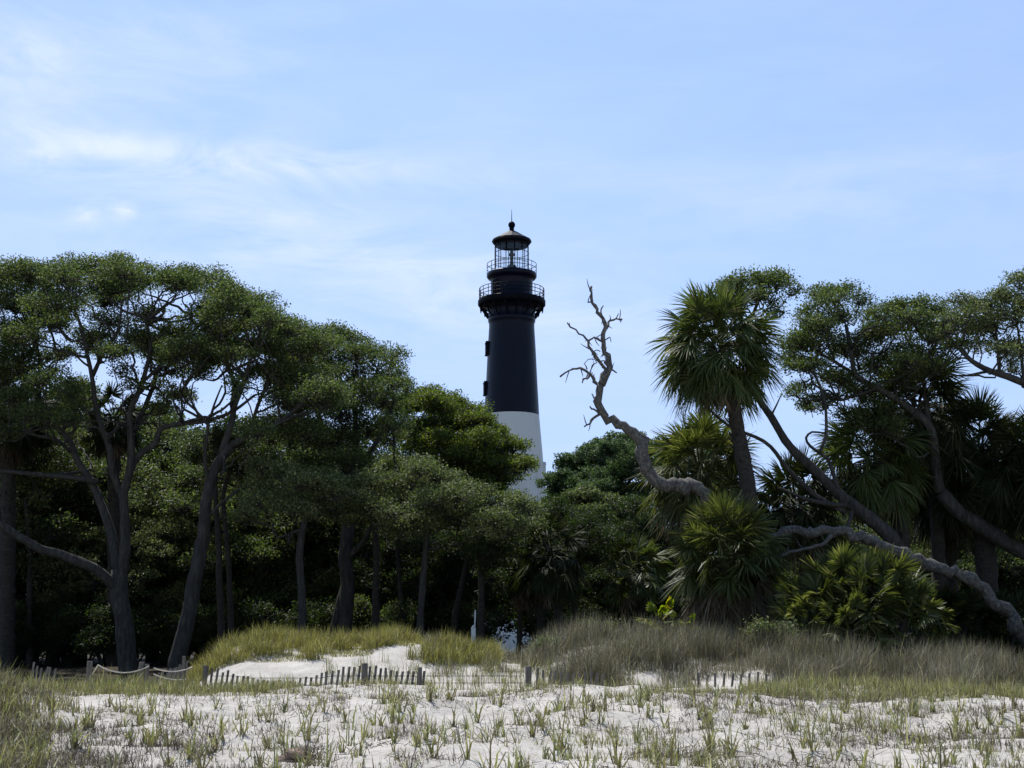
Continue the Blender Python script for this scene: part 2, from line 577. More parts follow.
for ang, row, hw in ((186, 349.5, 23.8), (187, 389.5, 25.6), (-2, 470, 31.6), (262, 560, 38)):
    a = R(ang)
    d = np.array([math.cos(a), math.sin(a), 0])
    s = np.array([-d[1], d[0], 0])
    rr = lr(row, hw)
    c = np.array([LX, LY, lz(row)]) + d * (rr + .05)
    ax = np.array([d, s, [0, 0, 1]])
    mb = MB()
    for sg in (-1, 1):
        box(mb, c + s * .45 * sg, (.4, .14, 1.15), ax=ax)
    box(mb, c + np.array([0, 0, .62]), (.46, 1.16, .12), ax=ax)
    box(mb, c + np.array([0, 0, .72]), (.36, .8, .09), ax=ax)
    box(mb, c - np.array([0, 0, .62]), (.48, 1.1, .1), ax=ax)
    w = mb.build("window", IRON if row < 420 else WHITE, root)
    mb = MB()
    box(mb, c - d * .08, (.26, .74, 1.1), ax=ax)
    mb.build("pane", IRON, w)

# ------------------------------------------------------------------ trees


def limb_pts(pts, Y, w0, w1, dy=0.0, step=0.35, wob=0.5):
    """Limb traced in photo pixels, running from distance Y to Y + dy."""
    n = len(pts)
    P = []
    for k, q in enumerate(pts):
        y = Y + dy * (k / max(1, n - 1))
        P.append(at(q[0], q[1], y))
    P = np.array(P)
    S = catmull(P, step)
    t = np.linspace(0, 1, len(S))
    mp = mpp(pts[0][1], Y)
    r = (w0 + (w1 - w0) * t ** 0.85) * mp / 2
    nz = rng.normal(size=S.shape)
    nz[1:-1] = (nz[:-2] + nz[1:-1] + nz[2:]) / 3
    S = S + nz * (r * 0.22 * wob)[:, None] * np.minimum(1, np.arange(len(S)))[:, None]
    return S, r


class Tree:
    def __init__(self, name, label, cat, base, group=None):
        self.base = np.asarray(base, float)
        self.root = thing(name, label, cat, self.base, group)
        self.wood, self.leaf = MB(), MB()
        self.sk, self.sr = [], []

    def limb(self, P, r, n=8, lump=0.05):
        tube(self.wood, P, r, n, 0, lump)
        self.sk.append(np.asarray(P))
        self.sr.append(np.broadcast_to(r, (len(P),)))

    def clump(self, c, rad, dens=1.0, nl=26, L=0.13, W=0.075, attach=True, mat=0, rmin=.016, twigs=True, double=False):
        c = np.asarray(c, float)
        rad = np.asarray(rad, float)
        bot = c - np.array([0, 0, rad[2] * 0.55])
        if attach and self.sk:
            S = np.concatenate(self.sk)
            q = np.concatenate(self.sr)
            cost = np.linalg.norm(S - bot, axis=1) + 1.6 * np.maximum(0, S[:, 2] - bot[2] + .2) + 1.2 * np.maximum(0, .035 - q) / .035
            k = int(np.argmin(cost))
            p0 = S[k]
            d = bot - p0
            ln = np.linalg.norm(d)
            if ln > .15:
                r0 = min(q[k] * .8, .022 + .016 * ln)
                side = np.cross(d, rng.normal(size=3)) * .16
                P = catmull(np.array([p0, p0 + d * .33 + side + [0, 0, -.05 * ln], p0 + d * .68 + side * .4 + [0, 0, .02 * ln], bot, c]), .3)
                nz = rng.normal(size=P.shape) * .035
                nz[0] = 0
                P = P + nz
                r = np.linspace(r0, rmin, len(P))
                tube(self.wood, P, r, 6, 0, .04)
                self.sk.append(P)
                self.sr.append(r)
                if double:
                    near = np.argsort(cost)[: max(8, len(cost) // 12)]
                    near = near[q[near] > .03] if np.any(q[near] > .03) else near
                    p0 = S[rng.choice(near)]
                    e = c + rng.normal(size=3) * rad * .35
                    d = e - p0
                    ln = np.linalg.norm(d)
                    side = np.cross(d, rng.normal(size=3)) * .14
                    P = catmull(np.array([p0, p0 + d * .35 + side, p0 + d * .7 + side * .5, e]), .3)
                    P[1:] += rng.normal(size=P[1:].shape) * .035
                    tube(self.wood, P, np.linspace(.02 + .011 * ln, .012, len(P)), 5, 0, .04)
        nb = max(6, int(36 * dens * rad[0] * (rad[1] + rad[2]) * 0.62))
        d = rng.normal(size=(nb, 3))
        d[:, 2] = np.where(rng.uniform(size=nb) < .72, np.abs(d[:, 2]), d[:, 2])
        d = nrm(d)
        f = rng.uniform(.25, 1, (nb, 1)) ** .5 * rng.uniform(.82, 1.12, (nb, 1))
        bu = nrm(rng.normal(size=(6, 3)) + [0, 0, .4])
        f = f * (.70 + .52 * np.max(np.maximum(d @ bu.T, 0) ** 3, axis=1))[:, None]
        tips = c + d * rad * f
        if twigs:
            mid = c + d * rad * f * .5 + rng.normal(size=(nb, 3)) * .08 - [0, 0, .1]
            b = bot + (c - bot) * rng.uniform(0, 1.2, (nb, 1))
            prisms(self.leaf, b, mid, np.full(nb, .020), np.full(nb, .014), 1)
            prisms(self.leaf, mid, tips, np.full(nb, .014), np.full(nb, .006), 1)
        n = nb * nl
        C = np.repeat(tips, nl, 0) + np.clip(rng.normal(size=(n, 3)), -1.9, 1.9) * np.array([.19, .19, .115]) * (.75 + .25 * rad[0])
        leaves(self.leaf, C, L, W, mat)

    def done(self, leafmat, bark=BARK):
        if self.wood.n:
            self.wood.build("trunk", bark, self.root)
        if self.leaf.n:
            mats = leafmat if isinstance(leafmat, list) else [leafmat]
            self.leaf.build("crown", [mats[0], bark] + mats[1:], self.root)
        return self.root


def px_tree(name, label, Y, trunks, clumps, leafmat, extra=1.0, depth=4.0, dens=1.0, nl=66, L=.09, W=.052, cat="tree", group=None, bark=BARK, basepx=None, double=False):
    """trunks: (pixel points, start width px, end width px, dy); clumps: (px, py, rx, ry[, dy])."""
    b = basepx or trunks[0][0][0]
    x = at(b[0], b[1], Y)[0]
    base = np.array([x, Y, float(ground(x, Y))])
    t = Tree(name, label, cat, base, group)
    for tr in trunks:
        pts, w0, w1 = tr[:3]
        dy = tr[3] if len(tr) > 3 else 0
        P, r = limb_pts(pts, Y + (tr[4] if len(tr) > 4 else 0), w0, w1, dy)
        if tr is trunks[0] and basepx is None:
            P = np.vstack([[P[0][0], P[0][1], base[2] - .35], P])
            r = np.concatenate([[r[0] * 1.12], r])
        t.limb(P, r, 10 if w0 > 10 else 7)
    todo = []
    for c in clumps:
        dy0 = c[4] if len(c) > 4 else 0.0
        todo.append((c[0], c[1], c[2], c[3], dy0))
        ne = int(extra) + (rng.uniform() < extra - int(extra))
        for _ in range(ne):
            dy = rng.choice([-1, 1]) * rng.uniform(.35, 1) * depth
            todo.append((c[0] + rng.normal() * 8, c[1] + abs(rng.normal()) * 7 + 2, c[2] * .95, c[3] * .95, dy0 + dy))
    cl = []
    for (px, py, rx, ry, dy) in todo:
        # keep the angular height when a clump stands nearer or further
        c = at(px, py, Y + dy)
        mp = mpp(py, Y + dy)
        cl.append((c, np.array([rx * mp, max(rx, ry) * mp * .95, ry * mp])))
    S = np.concatenate(t.sk) if t.sk else base[None]
    cl.sort(key=lambda q: np.min(np.linalg.norm(S - q[0], axis=1)))
    for c, rad in cl:
        t.clump(c, rad, dens, nl, L, W, double=double)
    return t.done(leafmat, bark)


# -------- left live oak with the spreading crown
A_tr = [
    ([(128, 671), (125, 634), (121, 596), (119, 570)], 19, 17, 0),
    ([(119, 590), (108, 580), (94, 568), (62, 555), (41, 549), (19, 537), (0, 525), (-30, 512), (-70, 480)], 11, 6, -2.0),
    ([(119, 572), (111, 534), (100, 502), (91, 480), (78, 462), (69, 440), (56, 425), (43, 412), (38, 385), (40, 360), (30, 330)], 11, 2.5, 1.0),
    ([(122, 575), (125, 543), (125, 518), (123, 496), (130, 471), (131, 445), (130, 412), (140, 389), (150, 350), (146, 320)], 12, 3, -.6),
    ([(124, 500), (112, 471), (110, 450), (97, 412), (92, 377), (86, 349), (80, 323), (70, 300)], 9, 2.5, -1.5),
    ([(130, 471), (140, 455), (156, 443), (160, 429), (183, 423), (205, 421), (232, 412), (255, 395)], 8, 2.5, -1.0),
    ([(135, 430), (140, 418), (152, 389), (160, 366), (180, 345), (200, 325)], 6, 2.5, 2.2),
    ([(43, 412), (20, 400), (-5, 380), (-30, 350)], 5, 2, 2.0),
    ([(92, 377), (105, 350), (118, 330), (122, 300)], 5, 2, -2),
    ([(97, 482), (84, 479), (56, 476), (22, 473), (0, 471), (-25, 474)], 7, 3.0, -1.2),
    ([(71, 452), (57, 440), (40, 436), (20, 432), (0, 434)], 4, 2, -1.5),
]
A_cl = [
    (-45, 290, 40, 26), (-5, 278, 34, 18), (30, 277, 30, 15), (62, 272, 30, 15), (95, 270, 28, 15), (122, 266, 26, 14), (150, 279, 26, 13),
    (178, 282, 26, 14), (192, 276, 20, 11), (215, 289, 24, 14), (238, 303, 24, 13), (262, 306, 20, 12), (60, 292, 36, 12), (110, 290, 34, 12),
    (20, 300, 34, 14), (-30, 330, 40, 22), (15, 332, 28, 13), (48, 318, 24, 10), (110, 322, 28, 9), (148, 312, 20, 9), (148, 340, 30, 12), (180, 335, 30, 14),
    (205, 318, 24, 12), (225, 330, 24, 14), (112, 350, 22, 9), (20, 358, 26, 13), (-20, 375, 40, 20), (170, 358, 24, 9), (205, 356, 26, 11), (248, 322, 22, 12),
    (60, 355, 18, 9), (75, 385, 20, 10), (15, 395, 24, 12), (185, 400, 14, 8), (120, 372, 16, 8), (45, 375, 22, 11), (5, 420, 24, 12), (35, 412, 22, 11), (75, 410, 18, 9), (160, 385, 12, 6), (85, 340, 18, 8), (215, 345, 22, 11), (175, 392, 16, 8), (160, 408, 14, 7), (-30, 420, 30, 16), (185, 350, 22, 10),
]
px_tree("live_oak", "wide live oak at far left with forked grey trunk and long bare low limb", 50, A_tr, A_cl, OAK, 1.35, 3.6, 1.0, double=True)

# -------- second, leaning oak
B_tr = [
    ([(177, 660), (188, 621), (197, 571), (203, 537), (206, 509), (209, 487), (216, 465), (231, 446)], 17, 10, 0),
    ([(209, 487), (205, 455), (208, 425), (197, 412), (183, 383)], 5, 2, -1),
    ([(208, 425), (214, 405), (222, 385)], 3, 1.6, -1.2),
    ([(221, 455), (232, 420), (235, 389), (229, 369), (222, 345), (215, 325)], 8, 2.5, .8),
    ([(233, 410), (243, 385), (252, 355), (262, 330)], 6, 2, -1.5),
    ([(231, 446), (250, 435), (275, 425), (300, 405), (320, 380)], 8, 2.5, -1.5),
    ([(206, 520), (225, 500), (236, 492), (250, 480)], 4, 1.5, -1),
    ([(250, 435), (258, 405), (272, 375), (285, 355)], 5, 2, 1.5),
]
B_cl = [
    (215, 312, 26, 13), (245, 310, 24, 12), (268, 318, 24, 13), (290, 330, 24, 12), (262, 345, 28, 13), (228, 352, 24, 11), (300, 352, 26, 14), (318, 345, 24, 13),
    (275, 372, 30, 14), (310, 382, 30, 15), (245, 376, 20, 10), (330, 400, 28, 15), (290, 405, 26, 14), (200, 372, 16, 8), (265, 425, 22, 11), (305, 432, 26, 13),
]
px_tree("live_oak", "leaning live oak with slanting grey trunk between the wide oak and the yellow grass mound", 49, B_tr, B_cl, OAK, 1.0, 3.2, 1.0, double=True)

# -------- tall middle oak whose crown slopes towards the lighthouse
D_tr = [
    ([(345, 655), (346, 620), (348, 585), (345, 555), (350, 520), (352, 480)], 17, 11, 0),
    ([(327, 655), (338, 610), (348, 575)], 9, 8, 0),
    ([(352, 490), (335, 450), (320, 420), (310, 390), (300, 360)], 9, 2.5, 1),
    ([(352, 490), (356, 450), (355, 410), (352, 370)], 9, 2.5, -1),
    ([(352, 480), (372, 450), (388, 420), (395, 395)], 7, 2.5, 0),
    ([(346, 560), (365, 540), (378, 510), (395, 480)], 7, 3, -2),
]
D_cl = [
    (282, 338, 24, 14), (305, 335, 26, 14), (328, 338, 26, 13), (352, 344, 24, 13), (372, 358, 22, 14), (388, 374, 18, 13), (398, 385, 14, 10), (300, 360, 28, 14), (335, 365, 30, 16),
    (365, 382, 28, 16), (310, 392, 30, 16), (345, 402, 32, 16), (382, 402, 24, 14), (280, 385, 24, 14), (295, 425, 28, 15), (330, 432, 32, 16), (368, 430, 30, 16),
    (395, 425, 20, 14), (270, 440, 24, 14), (310, 465, 30, 14), (350, 462, 30, 15),
]
px_tree("live_oak", "broad dark oak in the middle, its crown sloping down towards the lighthouse", 55, D_tr, D_cl, OAK, 1.0, 3.5, 1.0)

# -------- yellow-green tree in front of the tower
E_tr = [
    ([(440, 650), (442, 600), (438, 540), (440, 490)], 10, 7, 0),
    ([(440, 490), (425, 450), (415, 420)], 6, 2, 0),
    ([(440, 490), (455, 450), (460, 415)], 6, 2, 1),
    ([(440, 500), (475, 480), (500, 460), (515, 455)], 6, 2, -1),
]
E_cl = [
    (405, 405, 20, 14), (428, 401, 22, 13), (450, 402, 20, 12), (468, 414, 20, 13), (480, 432, 20, 14), (497, 438, 18, 13), (512, 450, 16, 13), (520, 464, 15, 11),
    (440, 428, 28, 16), (415, 438, 26, 16), (460, 448, 26, 16), (490, 462, 24, 14), (430, 466, 30, 16), (465, 478, 28, 14), (500, 480, 20, 10), (483, 421, 14, 9),
]
px_tree("broadleaf_tree", "bright yellow green tree just left of the lighthouse tower", 62, E_tr, E_cl, OAK_YEL, 1.7, 3.5, 1.1, cat="tree", L=.12, W=.07)

# -------- lower silvery oaks along the wood's edge
px_tree("shore_oak", "low silvery green oak with rounded crown left of the lighthouse, under the yellow green tree", 48.5,
        [([(421, 650), (421, 610), (424, 570), (428, 530)], 8, 6, 0), ([(428, 530), (415, 500), (405, 480)], 5, 2, 0), ([(428, 530), (445, 505), (460, 490)], 5, 2, 0)],
        [(418, 468, 20, 13), (440, 478, 24, 13), (405, 486, 26, 14), (432, 496, 30, 15), (465, 492, 24, 13), (488, 502, 26, 13), (515, 502, 20, 11), (460, 516, 34, 15), (420, 520, 32, 15), (500, 522, 30, 14), (530, 515, 18, 11), (392, 505, 22, 13)],
        OAK_GREY, 1.0, 2.5, 1.05)
px_tree("shore_oak", "low grey green oak whose crown hangs over the middle trunks left of centre", 48,
        [([(303, 650), (302, 600), (300, 550), (305, 520)], 9, 7, 0), ([(305, 520), (290, 495), (280, 480)], 5, 2, 0), ([(305, 520), (330, 500), (350, 490)], 5, 2, 0)],
        [(262, 468, 22, 12), (288, 476, 24, 12), (318, 480, 26, 13), (345, 488, 26, 13), (372, 484, 24, 13), (300, 500, 30, 12), (335, 508, 30, 12), (370, 508, 28, 12), (265, 492, 22, 11), (250, 515, 16, 9), (398, 522, 22, 11)],
        OAK_GREY, 1.0, 2.5, 1.0)
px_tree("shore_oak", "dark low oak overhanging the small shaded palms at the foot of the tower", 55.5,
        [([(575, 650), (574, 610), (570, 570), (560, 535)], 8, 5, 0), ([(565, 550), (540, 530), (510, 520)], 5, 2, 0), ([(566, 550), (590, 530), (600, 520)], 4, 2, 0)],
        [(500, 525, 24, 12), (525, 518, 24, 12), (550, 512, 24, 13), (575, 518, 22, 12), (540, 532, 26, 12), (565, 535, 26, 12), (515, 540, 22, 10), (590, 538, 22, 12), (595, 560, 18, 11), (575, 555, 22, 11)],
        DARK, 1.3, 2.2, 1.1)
# slim bare trunks under the canopy, each a tree with its own small crown high up
slim = [
    ("slim grey trunk just right of the leaning oak, taller of the two side by side", 51.5, [(222, 648), (220, 590), (218, 530), (215, 470), (222, 430)], 8, [(215, 440, 22, 12), (235, 445, 20, 11), (205, 460, 20, 10)]),
    ("slim dark trunk standing right beside the grey one near the grass mound", 53, [(232, 645), (230, 590), (226, 530), (224, 490), (240, 450)], 7, [(240, 470, 20, 11), (255, 455, 22, 12)]),
    ("straight dark trunk right of the forked middle trunks", 52.5, [(375, 650), (376, 600), (376, 550), (374, 500), (378, 470)], 9, [(360, 492, 20, 10), (388, 498, 22, 11)]),
    ("thin trunk second from the left among those left of the tower base", 56, [(400, 650), (401, 600), (398, 550), (402, 500)], 6, [(395, 525, 20, 10), (412, 530, 20, 10)]),
    ("curved thin trunk nearest the white post, on its left", 56, [(452, 648), (456, 610), (464, 575), (470, 540)], 8, [(460, 540, 24, 11), (480, 532, 22, 11)]),
    ("black straight trunk standing in front of the white tower base", 50, [(481, 655), (481, 610), (482, 570), (484, 530)], 9, [(475, 548, 28, 12), (500, 545, 26, 12), (488, 565, 20, 8)]),
    ("thin dark trunk at the right edge of the white tower base", 54, [(519, 650), (520, 610), (520, 570), (518, 540)], 6, [(512, 548, 22, 10), (530, 540, 20, 10)]),
    ("grey trunk at the far left edge under the bare limb", 55, [(2, 668), (1, 610), (3, 540), (8, 480)], 10, [(-5, 455, 26, 13), (20, 440, 24, 12), (-30, 430, 30, 14)]),
    ("faint grey trunk behind the bare limb of the wide oak", 57, [(30, 665), (29, 610), (30, 560), (26, 500)], 8, [(28, 460, 26, 13), (45, 440, 24, 12), (60, 465, 22, 12)]),
]
for lab, Y, pts, w, cl in slim:
    px_tree("understory_oak", lab, Y, [(pts, w, w * .55, 0)], cl, DARK, 1.0, 2.0, 1.0, bark=PBARK, group="slim trunks in the shade of the wood")  # dark palm bark puts the wood's deep shade into these oak trunks

# -------- far dome-crowned trees right of the tower
px_tree("far_pine", "small dome crowned tree touching the right side of the lighthouse tower", 95,
        [([(572, 640), (571, 580), (570, 520), (568, 490)], 6, 4, 0)],
        [(563, 470, 10, 9), (569, 461, 13, 8), (582, 465, 14, 9), (564, 483, 11, 9), (574, 478, 17, 11), (568, 492, 13, 10), (580, 490, 22, 12), (566, 506, 24, 12), (595, 505, 24, 12)], PINE, 1.7, 5, .7, L=.18, W=.10)
px_tree("far_pine", "larger dome crowned tree behind the bend of the dead trunk", 90,
        [([(622, 640), (621, 580), (620, 520), (618, 490)], 7, 4, 0), ([(620, 510), (605, 480), (600, 460)], 4, 2, 0), ([(620, 500), (635, 470), (640, 455)], 4, 2, 0)],
        [(594, 456, 14, 9), (606, 447, 15, 9), (620, 441, 16, 8), (636, 442, 16, 8), (650, 450, 16, 10), (625, 460, 26, 12), (605, 474, 22, 11), (640, 470, 20, 10), (590, 488, 22, 12), (618, 496, 28, 13), (650, 492, 22, 12), (665, 470, 14, 10)], PINE, 1.6, 5, .65, L=.18, W=.10)
px_tree("far_pine", "dark crown just behind the lower fan palm right of the dead trunk", 88,
        [([(690, 640), (690, 560), (688, 500)], 6, 4, 0)],
        [(668, 448, 14, 9), (686, 440, 15, 9), (704, 446, 15, 10), (680, 465, 24, 13), (706, 470, 22, 13), (690, 492, 28, 14)], PINE, 1.6, 5, .65, L=.18, W=.10)
px_tree("broadleaf_tree", "round leafy grey green tree right of the tower, in front of the dome crowned trees", 68,
        [([(585, 645), (585, 600), (584, 560), (586, 530)], 8, 5, 0), ([(586, 550), (565, 525), (560, 510)], 4, 2, 0)],
        [(564, 510, 18, 11), (585, 500, 22, 12), (610, 508, 22, 12), (570, 526, 26, 13), (600, 528, 28, 13), (630, 522, 22, 12), (555, 528, 20, 12), (640, 545, 24, 13), (615, 548, 26, 12), (585, 548, 26, 12)], OAK_GREY, 1.2, 3.5, .9, L=.16, W=.09)
px_tree("broadleaf_tree", "dark leafy tree under the dead trunk left of the fan palms", 60,
        [([(655, 645), (654, 605), (652, 570), (650, 540)], 8, 5, 0)],
        [(640, 505, 18, 10), (660, 515, 18, 11), (630, 530, 22, 12), (655, 538, 24, 12), (640, 560, 28, 13), (665, 562, 20, 12), (610, 565, 26, 13), (590, 572, 24, 12), (625, 585, 30, 12)], DARK, 1.2, 2.5, 1.0)

# -------- the leaning oak on the right, with limbs crossing the palms
H_tr = [
    ([(918, 640), (914, 590), (903, 562), (891, 537), (869, 518), (850, 503)], 19, 13, 0),
    ([(850, 503), (838, 494), (825, 480), (803, 459), (785, 440), (771, 416), (759, 400), (751, 382), (747, 350), (752, 318), (760, 298)], 12, 3, .8),
    ([(845, 512), (815, 495), (787, 468), (771, 447), (756, 437), (734, 429), (715, 415), (696, 394), (688, 386)], 6, 2.0, -1.2),
    ([(838, 490), (832, 470), (827, 459), (818, 452), (810, 446), (806, 438), (812, 432), (824, 433), (832, 430)], 5, 1.6, .6),
    ([(820, 453), (826, 434), (825, 403), (821, 389), (812, 370)], 4, 2.2, .3),
    ([(771, 416), (777, 404), (782, 393)], 2.5, 1, 0),
    ([(850, 505), (828, 504), (800, 497), (780, 488)], 6, 2.5, -1),
    ([(853, 507), (848, 525), (840, 531)], 5, 4, -.6),
]
H_cl = [(722, 290, 16, 9), (740, 282, 18, 10), (760, 277, 18, 9), (780, 282, 17, 10), (790, 292, 10, 8), (760, 295, 18, 8), (735, 300, 16, 7), (775, 303, 12, 7)]
px_tree("live_oak", "leaning oak with thin crossing limbs and a small topknot above the tall palm", 47, H_tr, H_cl, OAK, .9, 1.2, 1.1)

# -------- oak leaning in from the right edge, crown over the palms
I_tr = [
    ([(1085, 650), (1060, 590), (1040, 562), (1013, 546), (988, 531), (963, 515), (940, 492)], 19, 14, 0),
    ([(940, 492), (935, 460), (928, 425), (902, 403), (879, 389), (856, 375), (851, 350), (846, 325)], 12, 3.5, -.8),
    ([(928, 425), (925, 395), (920, 365), (905, 335)], 7, 2.5, 1),
    ([(879, 389), (855, 395), (838, 400), (815, 385)], 5, 2, -1),
    ([(856, 375), (835, 362), (815, 350), (800, 340)], 4, 1.8, -.5),
    ([(920, 365), (935, 345), (945, 325)], 4, 1.8, .5),
]
I_cl = [
    (822, 295, 18, 10), (840, 293, 20, 11), (858, 302, 16, 10), (812, 312, 16, 9), (838, 318, 24, 11), (806, 330, 16, 9), (795, 346, 16, 9), (820, 342, 24, 12), (790, 362, 14, 9), (812, 365, 22, 11),
    (845, 350, 24, 13), (868, 335, 20, 12), (888, 310, 18, 10), (905, 306, 20, 10), (925, 306, 20, 10), (942, 312, 16, 10), (890, 330, 24, 12), (920, 330, 26, 12), (945, 335, 18, 11), (905, 352, 24, 11),
    (875, 365, 24, 12), (840, 378, 24, 12), (800, 388, 14, 8), (825, 398, 16, 8), (860, 392, 22, 11), (935, 360, 20, 11), (900, 380, 24, 12), (803, 404, 10, 6), (850, 415, 20, 10), (880, 410, 24, 12),
]
px_tree("live_oak", "oak leaning in from the right edge, its ragged crown above the dark palms", 50, I_tr, I_cl, OAK, 1.0, 2.2, 1.0, double=True)

# -------- far right oak branch over the sky gap
J_tr = [
    ([(1120, 660), (1105, 580), (1085, 500), (1062, 430), (1040, 394), (1024, 383)], 22, 10, 0),
    ([(1024, 383), (1008, 377), (990, 371), (972, 361), (957, 346), (945, 332)], 8, 3, -.5),
    ([(990, 371), (975, 374), (960, 376), (948, 374)], 3.5, 1.3, 0),
    ([(1000, 374), (998, 355), (996, 335), (992, 312)], 4, 1.8, .6),
    ([(1024, 383), (1022, 360), (1018, 330), (1012, 305)], 4, 1.8, 1),
    ([(1062, 430), (1060, 380), (1050, 330), (1045, 300)], 8, 2.5, 1.2),
]
J_cl = [
    (958, 300, 14, 8), (972, 308, 16, 9), (990, 302, 18, 9), (1005, 295, 16, 9), (1020, 285, 18, 10), (965, 328, 18, 9), (988, 324, 20, 9), (1012, 318, 20, 10), (1034, 305, 22, 14), (975, 345, 16, 7),
    (1000, 345, 18, 7), (1022, 345, 18, 8), (1045, 330, 24, 14), (1065, 300, 30, 18), (1085, 340, 34, 22), (1010, 362, 12, 5), (1030, 278, 16, 10), (955, 318, 12, 8),
]
px_tree("live_oak", "oak branch reaching in at the top right edge over the gap of sky", 48, J_tr, J_cl, OAK_GREY, .6, 1.8, 1.1, double=True)

# -------- dead snag: one long fallen trunk rising from the right, ending in bare twigs
YG = 43.5
root = thing("dead_tree", "bleached dead tree, its crooked bare trunk snaking left and up beside the tall palm", "dead tree", (at(1036, 650, YG)[0], YG, float(ground(at(1036, 650, YG)[0], YG))))
mb = MB()
G_tr = [
    ([(1040, 668), (1024, 638), (1010, 615), (993, 599), (975, 585), (948, 570), (920, 560), (900, 553), (880, 545), (862, 537), (840, 531), (810, 532), (781, 535), (755, 540), (732, 534), (717, 515), (708, 500), (696, 490), (681, 486), (666, 485), (652, 476), (644, 462), (645, 446), (637, 436), (625, 427), (613, 421), (600, 413), (598, 397), (601, 382), (606, 372)], 21, 8.5, -1.0),
    ([(601, 384), (604, 376), (609, 367), (606, 352), (604, 338), (605, 322), (600, 316), (597, 310), (593, 303), (592, 294), (590, 287)], 6.8, 2.2, .2, -1.0),
    ([(607, 371), (600, 362), (592, 351), (588, 342), (583, 336), (575, 330), (567, 323)], 3.6, 1.3, -.8, -1.0),
    ([(588, 342), (593, 338), (597, 338), (602, 341)], 2.2, 1.2, .4, -1.4),
    ([(598, 389), (596, 381), (590, 374), (582, 369), (577, 368), (570, 371), (559, 376)], 3.6, 1.5, .8, -1.0),
    ([(591, 374), (588, 378), (584, 379), (583, 383)], 2.2, 1.2, .4, -.6),
    ([(605, 330), (608, 326), (610, 320), (616, 319), (623, 320)], 3, 1.4, .5, -.8),
    ([(602, 317), (601, 312), (603, 306)], 2.2, 1, .2, -.9),
    ([(593, 303), (588, 302), (590, 296)], 1.8, .8, .2, -.9),
    ([(605, 362), (610, 368), (617, 373)], 4, 1.0, .3, -1.0),
    ([(600, 414), (594, 418), (590, 424), (584, 427)], 3.2, 1.6, -.3, -1.0),
    ([(599, 413), (594, 410), (589, 406)], 2.6, 1.2, -.2, -1.0),
    ([(592, 355), (596, 350), (600, 351)], 1.4, .8, .3, -1.3),
    ([(590, 373), (592, 366), (596, 362), (594, 357)], 1.3, .6, .3, -.7),
    ([(587, 369), (585, 363), (588, 359)], 1.2, .6, .3, -.7),
    ([(605, 340), (610, 337), (611, 342)], 1.3, .7, .1, -.9),
    ([(599, 400), (594, 398), (592, 393)], 2.4, 1.2, .1, -1.0),
    ([(840, 532), (820, 545), (790, 553), (765, 560)], 5, 2, -1.0, -.3),
]
for tr in G_tr:
    P, r = limb_pts(tr[0], YG + (tr[4] if len(tr) > 4 else 0), tr[1], tr[2], tr[3], .22, 1.0)
    if tr is G_tr[0]:
        t = np.linspace(0, 1, len(r))
        r = np.interp(t, [0, .3, .5, .62, .72, .82, .9, 1], np.array([13, 11, 9, 11.5, 14, 12, 8.5, 7])) * mpp(600, YG) / 2
    kn = rng.normal(size=P.shape) * np.clip(r * .42, .018, .05)[:, None]
    kn[0] = 0
    P = P + kn
    kb = 1 + .05 * rng.normal(size=len(r)) + .22 * (rng.uniform(size=len(r)) < .12)
    tube(mb, P, r * kb, 9, 0, .07)
    if r[-1] < .09 and len(P) > 5:
        for _ in range(int(len(P) * .7)):
            k = rng.integers(1, len(P) - 1)
            d = nrm(rng.normal(size=3) + [0, 0, .3]) * rng.uniform(.1, .42)
            tube(mb, [P[k], P[k] + d * .5 + rng.normal(size=3) * .02, P[k] + d], [min(r[k] * .6, .028), .016, .007], 5)
mb.build("trunk", DEADW, root)

# ------------------------------------------------------------------ palms


